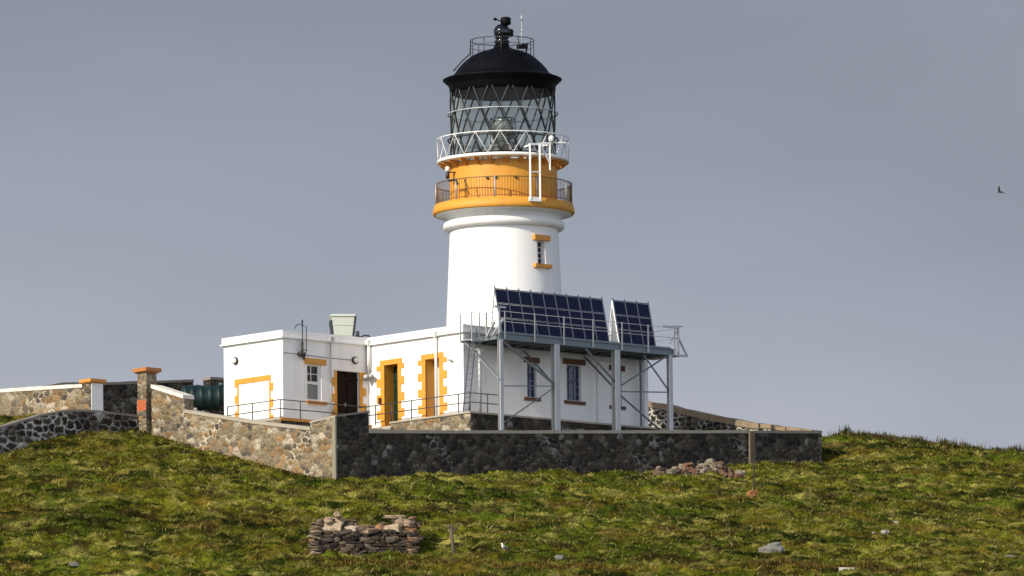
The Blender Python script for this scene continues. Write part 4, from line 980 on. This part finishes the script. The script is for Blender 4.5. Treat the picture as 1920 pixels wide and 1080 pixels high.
def coping(profile, axis, c0, c1, th=.14, over=.06, jit=.015):
    return slab(dens([(r, t-.01, t+th) for r, b_, t in profile], .6, jit), axis, c0-over, c1+over)
AW, BW, AE = -11.95, -4.08, 20.46
def lin(prof, k):
    r_ = [p[0] for p in prof]; v_ = [p[k] for p in prof]; return lambda u: float(np.interp(u, r_, v_))
def wall(name, label, prof, axis, c0, c1, kind, cmat, th=.14, cat='stone wall', over=.06, side=-1):
    b0 = prof[0]; base = (b0[0],c0,b0[1]) if axis == 'a' else (c0,b0[0],b0[1])
    w_ = thing(name, label, cat, base)
    part(w_, 'wall_core', slab([(r, b_, t-.02) for r, b_, t in prof], axis, c0+.04, c1), M['stone_tan'] if kind == 'tan' else M['stone_shaded'])
    fm = RF(c0) if axis == 'a' else LF(c0)
    rubble_part(w_, fm, prof[0][0], prof[-1][0], lin(prof,1), lin(prof,2), kind)
    if cmat: part(w_, 'coping', coping(prof, axis, c0, c1, th, over), cmat)
    return w_
# long front wall, its raised end block, and the pier that breaks it
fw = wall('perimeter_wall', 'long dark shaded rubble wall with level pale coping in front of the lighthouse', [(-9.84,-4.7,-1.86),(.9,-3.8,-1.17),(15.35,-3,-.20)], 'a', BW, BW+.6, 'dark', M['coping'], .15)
part(fw, 'wall_core', slab([(15.75,-3,-.19),(20.44,-2.6,.10)], 'a', BW+.04, BW+.6), M['stone_shaded']); rubble_part(fw, RF(BW), 15.75, 20.46, lambda u: -3+.4*(u-15.75)/4.71, lambda u: -.17+.29*(u-15.75)/4.71, 'dark', 'end_wall'); part(fw, 'coping', coping([(15.75,0,-.17),(20.46,0,.12)], 'a', BW, BW+.6, .13), M['copdark'])
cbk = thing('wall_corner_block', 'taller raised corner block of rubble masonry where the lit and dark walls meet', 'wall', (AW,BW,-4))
part(cbk, 'wall_core', slab([(AW+.05,-5,-1.24),(-9.87,-5,-.88)], 'a', BW+.02, BW+.60), M['stone_shaded']); part(cbk, 'wall_core', slab([(BW+.05,-5,-1.26),(-2.32,-5,-1.38)], 'b', AW+.02, AW+.60), M['stone_tan'])
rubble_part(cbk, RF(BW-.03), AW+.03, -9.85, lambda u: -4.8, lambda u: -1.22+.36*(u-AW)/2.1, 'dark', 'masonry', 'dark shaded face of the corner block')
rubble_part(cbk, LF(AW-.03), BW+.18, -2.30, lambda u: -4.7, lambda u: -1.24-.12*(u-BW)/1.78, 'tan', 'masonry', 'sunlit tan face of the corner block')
part(cbk, 'end_face', MB().box((-9.87,BW-.02,-2.2),(-9.845,BW+.60,-.89)), M['stone_shaded'])
part(cbk, 'coping', slab([(AW-.02,-1.22,-1.14),(-9.82,-.86,-.77)], 'a', BW-.06, BW+.66), M['copdark']); part(cbk, 'coping', slab([(BW-.07,-1.24,-1.135),(-2.28,-1.36,-1.27)], 'b', AW-.08, AW-.03), M['coping'])
part(cbk, 'corner_stone', MB().box((AW-.07,BW-.07,-4.6),(AW+.03,BW+.18,-1.25)), M['quoin'])
pr_ = MB().box((15.38,BW-.16,-2.6),(15.72,BW+.3,-.10)); M['pier_wood'] = weathered('pier_wood', (.15,.11,.07), .9, .6, (.05,.035,.025))
pier = solo('wall_pier', pr_, M['pier_wood'], 'weathered pale timber post fixed upright against the dark front wall', 'post', (15.55,BW,-1.5))
# lit wall on the left, stepping up to the gate
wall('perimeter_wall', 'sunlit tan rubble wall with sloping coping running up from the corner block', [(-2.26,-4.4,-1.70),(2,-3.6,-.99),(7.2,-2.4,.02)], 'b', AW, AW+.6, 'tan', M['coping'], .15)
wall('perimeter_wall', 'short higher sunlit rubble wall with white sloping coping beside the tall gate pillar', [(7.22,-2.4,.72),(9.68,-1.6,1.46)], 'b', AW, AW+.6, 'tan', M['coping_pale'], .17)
M['cap_old'] = weathered('old_orange_cap', (.40,.15,.035), .7, .5, (.18,.09,.04), 0, .4)
gp = thing('gate_pillar', 'taller square stone gate pillar with orange cap and a red painted patch', 'gate pillar', (AW,10.4,-.8))
part(gp, 'shaft', MB().box((AW-.08,10.0,-1.3),(AW+.62,10.72,.92)).box((AW-.05,10.02,.92),(AW+.60,10.70,2.26)), M['stone_tan'])
part(gp, 'painted_band', MB().box((AW-.084,10.03,.38),(AW-.05,10.69,.92)), M['redpaint'])
part(gp, 'cap', MB().box((AW-.12,9.92,2.26),(AW+.68,10.80,2.32)).box((AW-.22,9.84,2.32),(AW+.78,10.88,2.50)).hexa([(AW-.22,9.84,2.50),(AW+.78,9.84,2.50),(AW+.78,10.88,2.50),(AW-.22,10.88,2.50),(AW+.2,10.2,2.56),(AW+.36,10.2,2.56),(AW+.36,10.5,2.56),(AW+.2,10.5,2.56)]), M['cap_old'])
gp2 = thing('gate_pillar', 'lower white painted gate pillar with ochre cap at the end of the far lit wall', 'gate pillar', (AW,14.6,.2))
part(gp2, 'shaft', MB().box((AW-.04,14.34,-.3),(AW+.72,14.95,2.14)), M['stone_tan'])
part(gp2, 'painted_face', MB().box((AW+.0,14.30,-.3),(AW+.735,14.336,2.135)), M['white'])
part(gp2, 'cap', MB().box((AW-.10,14.26,2.14),(AW+.80,15.02,2.19)).box((AW-.17,14.18,2.19),(AW+.86,15.08,2.35)).hexa([(AW-.17,14.18,2.35),(AW+.86,14.18,2.35),(AW+.86,15.08,2.35),(AW-.17,15.08,2.35),(AW+.2,14.5,2.40),(AW+.5,14.5,2.40),(AW+.5,14.8,2.40),(AW+.2,14.8,2.40)]), M['orange_old'])
wall('perimeter_wall', 'sunlit tan rubble wall with white coping at the far left beyond the white pillar', [(14.98,-.3,1.98),(23.5,.2,2.43)], 'b', AW, AW+.6, 'tan', M['coping_pale'], .17)
# the retaining wall of the approach road, pointed in white mortar
wall('road_wall', 'low dark retaining wall of boulders pointed with white mortar below the gate', [(-26.5,-5.2,-2.6),(-20.8,-4.2,-1.05),(-18.2,-3.2,-.28),(-16.7,-2.6,.05),(-15.4,-2.2,.14),(-14,-2,.14),(-12.05,-1.6,.10)], 'a', 10.61, 11.2, 'pointed', M['copdark'], .10, 'retaining wall', .03)
# back wall seen through the gate, with a gap where the sky shows
wall('back_wall', 'dark shaded wall at the back of the yard seen through the gateway', [(-11.34,.2,2.2),(-9.2,.3,2.74),(-6.6,.4,2.93),(-.55,.6,3.50)], 'a', 20.0, 20.5, 'dark', M['copdark'], .13)
wall('back_wall', 'short stub of dark back wall close behind the annex', [(1.4,.4,3.86),(7.0,.4,3.95)], 'a', 21.0, 21.5, 'dark', M['copdark'], .13)
# right hand wall climbing away behind the building
rw = wall('perimeter_wall', 'rising right hand wall with warm pale coping climbing behind the steel platform', [(-4.05,-2.4,.06),(-.2,-1.6,.72),(.4,-1.5,.76),(4,-1,1.56),(7.2,-.6,2.36),(13,-.2,3.6)], 'b', AE-.6, AE, 'pointed', None)
part(rw, 'coping', coping([(-4.05,0,.06),(-.3,0,.70)], 'b', AE-.6, AE, .20, .05, .05), M['coping_tan']); part(rw, 'coping', coping([(-.2,0,.68),(.4,0,.74),(2.9,0,1.30)], 'b', AE-.6, AE, .27, .08, .045), M['coping_tan']); part(rw, 'coping', coping([(2.95,0,1.28),(4,0,1.54),(7.2,0,2.34),(13,0,3.58)], 'b', AE-.6, AE, .30, .06, .05), M['coping_tan'])
# ---- green oil tank behind the left wall
ot = thing('oil_tank', 'dark green ribbed plastic oil tank lying behind the sunlit left wall', 'oil tank', tuple(b2w(-4.75,13.6,.1)), R(8))
bd = MB(); prof = []; n_ = 56
for i in range(n_+1):
    t = i/n_; e_ = min(t, 1-t); rr = .62*(1-.30*max(0, 1-e_/.07)**2)
    if .05 < t < .95: rr += .035*max(0, math.sin(t*2*PI*7))**.5
    prof.append((-1.55+3.1*t, rr))
sg = 32; vs_ = [(x, rr*math.cos(2*PI*k/sg), 1.70+rr*math.sin(2*PI*k/sg)) for x, rr in prof for k in range(sg)]
fs = [tuple(range(sg)), tuple((len(prof)-1)*sg+k for k in range(sg))]
for i in range(len(prof)-1):
    for k in range(sg): fs.append((i*sg+k, i*sg+(k+1) % sg, (i+1)*sg+(k+1) % sg, (i+1)*sg+k))
bd.add(vs_, fs, True); part(ot, 'body', bd, M['oil'])
part(ot, 'filler_cap', MB().lathe([(.24,2.23),(.26,2.44),(.18,2.5)], 16, (.55,0)), M['oil']); part(ot, 'filler_cap', MB().lathe([(.14,2.23),(.14,2.36)], 12, (-.75,0)), M['oil'])
for x in (-1.0, .9): part(ot, 'support', MB().box((x-.2,-.5,-.1),(x+.2,.5,1.16)), M['conc'])
part(ot, 'gauge', MB().box((.95,-.72,1.35),(1.10,-.60,1.6)), M['lampw'])

# ------------------------------------------------------------------ ruin, rubble heap, stones, stakes
def wz(x, y): return ground_z(x, y)
ru = thing('ruined_shelter', 'roofless ruined drystone shelter with a gap in its broken top in the grass', 'ruin', (-6.7,-31.0,wz(-6.7,-31.2)), 'W')
random.seed(21)
def top_at(x):                                   # broken top, high at both ends
    u = (x+9.1)/4.9
    return .62+ .30*math.exp(-((u-.20)/.13)**2)*2.6 + .42*math.exp(-((u-.5)/.2)**2)*1.0 + .34*math.exp(-((u-.82)/.12)**2)*2.6 if 0<u<1 else .5
wl = MB(); g0 = -9.35
def course(x0, x1, y_of, hmax, depth):
    z = -.25
    while z < 2.4:
        h = random.uniform(.10,.20); x = x0
        while x < x1:
            l = random.uniform(.20,.62)
            if z < hmax(x+l/2): 
                y, gz = y_of(x+l/2)
                wl.stone((x+l/2, y+random.uniform(-.06,.06), gz+z+h/2), (l*1.02, depth*random.uniform(.8,1.1), h*1.08), random.uniform(-.12,.12), random.uniform(-.08,.08), .14)
            x += l
        z += h*.95
def gy(x, y): return float(tps(np.array([x]), np.array([y]))[0])
course(-9.1,-4.25, lambda x: (-31.4+.10*(x+9.1), gy(x,-31.4+.10*(x+9.1))-.02), lambda x: 1.02+.12*math.sin(x*3), .5)
front = wl; wl = MB()
course(-8.9,-4.35, lambda x: (-30.0+.1*(x+9.1), gy(x,-30.0+.1*(x+9.1))-.05), lambda x: {0:1.25,1:1.30,2:.92,3:.98,4:1.30}[min(4,max(0,int((x+8.9)/.92)))]+random.uniform(-.18,.1), .5)
for yy in np.arange(-31.4,-30.0,.36):
    for x in (-8.95,-4.5):
        zz = -.2; y2 = yy+.1*(x+9.1)
        while zz < 1.12:
            h = random.uniform(.11,.2); wl.stone((x+random.uniform(-.08,.08), y2, gy(x,y2)+zz), (.55,.46,h), random.uniform(-.3,.3)); zz += h*.9
part(ru, 'front_wall', front, M['stone_ruin_shaded'], 'lower front of the ruin with shade put into its dark stones')
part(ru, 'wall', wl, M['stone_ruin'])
def loose(x, y, z, s, **k):
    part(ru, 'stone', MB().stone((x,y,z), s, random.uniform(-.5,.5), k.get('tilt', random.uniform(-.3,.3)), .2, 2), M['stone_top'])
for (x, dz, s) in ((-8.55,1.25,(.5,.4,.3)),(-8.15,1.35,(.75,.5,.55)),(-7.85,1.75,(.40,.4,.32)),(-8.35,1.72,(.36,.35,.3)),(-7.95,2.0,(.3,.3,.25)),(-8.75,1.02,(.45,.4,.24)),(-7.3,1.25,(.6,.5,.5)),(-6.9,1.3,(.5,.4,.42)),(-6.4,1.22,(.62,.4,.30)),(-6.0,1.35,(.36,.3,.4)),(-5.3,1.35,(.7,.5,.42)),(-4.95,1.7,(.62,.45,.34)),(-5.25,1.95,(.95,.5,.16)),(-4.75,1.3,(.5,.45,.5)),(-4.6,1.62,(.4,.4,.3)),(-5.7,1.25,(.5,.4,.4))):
    loose(x, -30.6+random.uniform(-.2,.3), gy(x,-30.6)+dz-.32, s)

hp = thing('rubble_heap', 'spilled heap of reddish and pale rubble stones against the dark front wall', 'rubble', (9.6,-6.6,wz(9.6,-6.8)), 'W')
random.seed(5)
for k in range(95):
    u = random.random(); x = 7.5+4.1*u; yc = -5.9 + (.35*(x-7.6)); y = -7.2+random.uniform(-.7,1.1)+.25*(x-7.6)
    hgt = .72*math.sin(PI*min(1,max(0,(u*.9+.08))))*(.35+.65*random.random())
    s = random.uniform(.2,.5)
    part(hp, 'stone', MB().stone((x,y,wz(x,y)+hgt*.75*max(0,1-abs(y+6.7-.25*(x-7.6)))+.06), (s,s*random.uniform(.6,1),s*random.uniform(.5,.8)), random.uniform(0,3), random.uniform(-.5,.5), .22), M['stone_heap'])

M['post_wood'] = weathered('post_wood', (.10,.075,.05), .9, .5)
post = MB(); gz = wz(-2.57,-31.6)
post.tube([(-2.50,-31.6,gz-.2),(-2.56,-31.58,gz+.55),(-2.63,-31.6,gz+1.18)], [.10,.08,.09], 7); post.stone((-2.64,-31.6,gz+1.24),(.24,.2,.15),.3); post.tube([(-2.58,-31.6,gz+.9),(-2.36,-31.55,gz+1.22)], [.05,.04], 5)
solo('fence_post', post, M['post_wood'], 'short grey leaning old post standing in the grass right of the ruin', 'post', (-2.57,-31.6,gz), 'W')
gz = wz(11.98,-13.9)
M['dark_wood'] = weathered('dark_wood', (.04,.028,.018), .9, .5)
stk = MB().tube([(12.02,-13.9,gz-.1),(12.0,-13.9,gz+.8),(12.03,-13.9,gz+1.75)], [.045,.04,.03], 6)
solo('stake', stk, M['dark_wood'], 'thin dark stake standing upright in the turf below the front wall', 'stake', (12.0,-13.9,gz), 'W')
so = MB().stone((11.93,-14.05,gz+.10),(.46,.36,.40),.4,.1,.10,4); solo('stone', so, rubble('ochre_stone', [(.26,.12,.045),(.24,.11,.04)]), 'small orange brown stone lying at the foot of the thin stake', 'stone', (11.93,-14.05,gz), 'W')
def rock(x, y, s, mt, label, sink=.36, n=2):
    gz = wz(x,y); solo('boulder', MB().stone((x,y,gz+s[2]*(.5-sink)), s, random.uniform(-.3,.3), 0, .16, 3), M[mt], label, 'boulder', (x,y,gz), 'W')
rock(12.36,-29.5,(1.05,.75,.5),'rock','rounded grey boulder half sunk in the grass at the lower right')
rock(15.9,-33.6,(.85,.4,.2),'pale_rock','flat white rock slab at the very bottom of the slope')
rock(17.95,-23.6,(.36,.32,.24),'pale_rock','larger of two bright white rocks close together on the right slope')
rock(17.45,-23.75,(.24,.22,.18),'pale_rock','smaller of two bright white rocks close together on the right slope')
rock(23.75,-30.1,(.8,.5,.32),'rock','pale grey boulder at the right hand edge of the slope')
rock(2.45,-31.4,(.42,.34,.24),'rock','small grey stone in the grass right of the standing bird')
rock(18.5,-19.0,(.55,.3,.12),'pale_rock','low flat pale stone in the turf above the white rocks',.2)
rock(-20.2,-33.2,(.5,.4,.22),'rock','small grey stone in the grass near the bottom left corner')

# ------------------------------------------------------------------ birds
def loft(mb, secs, seg=12):
    """secs: centre, half width, half height, perpendicular plane turned to the spine"""
    vs_ = []; n = len(secs)
    for i, (c, w, h) in enumerate(secs):
        a = Vector(secs[max(0,i-1)][0]); b = Vector(secs[min(n-1,i+1)][0]); d = (b-a).normalized(); x = Vector((0,1,0)); up = x.cross(d).normalized()*-1
        for k in range(seg): t = 2*PI*k/seg; vs_.append(Vector(c)+x*(w*math.cos(t))+up*(h*math.sin(t)))
    fs = [tuple(range(seg)), tuple((n-1)*seg+k for k in range(seg))]
    for i in range(n-1):
        for k in range(seg): fs.append((i*seg+k, i*seg+(k+1) % seg, (i+1)*seg+(k+1) % seg, (i+1)*seg+k))
    return mb.add(vs_, fs, True)
M['feather_white'] = mat('white_feathers', (.62,.60,.56), .8); M['feather_dark'] = mat('dark_feathers', (.022,.022,.026), .7); M['bill'] = mat('orange_bill', (.5,.16,.03), .5)
gz = wz(-.08,-31.2)
sb = thing('seabird', 'small white breasted dark backed bird standing in the grass near the bottom', 'bird', (-.12,-31.2,gz+.05), R(168)); sb.scale = (.62,.62,.62)
part(sb, 'body', loft(MB(), [((-.30,0,.20),.02,.02),((-.2,0,.22),.08,.07),((-.05,0,.28),.125,.12),((.08,0,.36),.13,.135),((.15,0,.46),.09,.10),((.17,0,.54),.065,.07),((.19,0,.61),.075,.08),((.23,0,.66),.06,.06),((.26,0,.67),.02,.02)]), M['feather_white'])
wg = MB()
for s in (-1,1): loft(wg, [((.10,s*.11,.40),.025,.07),((0,s*.125,.33),.035,.10),((-.15,s*.11,.25),.03,.07),((-.36,s*.06,.15),.012,.02)])
loft(wg, [((.10,0,.46),.07,.05),((-.02,0,.37),.11,.05),((-.18,0,.26),.09,.04),((-.40,0,.17),.03,.012)])
part(sb, 'wing', wg, M['feather_dark']); part(sb, 'beak', loft(MB(), [((.25,0,.655),.025,.03),((.31,0,.64),.018,.022),((.36,0,.62),.005,.006)], 8), M['bill'])
lg = MB()
for s in (-.05,.05): lg.tube([(.02,s,.22),(.0,s,.02),(.07,s,.0)], .014, 6)
part(sb, 'legs', lg, M['bill'])
fb = thing('seabird', 'dark bird flying with raised wings in the open sky at the right', 'bird', (24.66,-5,11.12), R(150)); fb.scale = (.72,.72,.72)
part(fb, 'body', loft(MB(), [((-.24,0,-.02),.02,.01),((-.15,0,.0),.04,.03),((0,0,.0),.06,.055),((.12,0,.01),.05,.05),((.19,0,.03),.04,.04),((.25,0,.03),.03,.03),((.30,0,.02),.006,.006)]), M['feather_dark'])
def wing(s, up):
    v = []; fs = []; st_ = [(0,.05,.16,.0),(.18,.02,.15,.5),(.34,-.05,.11,.85),(.48,-.14,.04,1.0)]
    for y, x, ch, k in st_:
        for dz in (-.007,.007): v += [(x+ch/2, s*y, up*k+dz), (x-ch/2, s*y, up*k+dz)]
    for i in range(3):
        a, b_ = 4*i, 4*i+4; fs += [(a,a+1,b_+1,b_),(a+2,b_+2,b_+3,a+3),(a,b_,b_+2,a+2),(a+1,a+3,b_+3,b_+1)]
    fs += [(0,2,3,1),(12,13,15,14)]
    return MB().add(v, fs)
part(fb, 'wing', wing(1,.36), M['feather_dark']); part(fb, 'wing', wing(-1,-.04), M['feather_dark'])
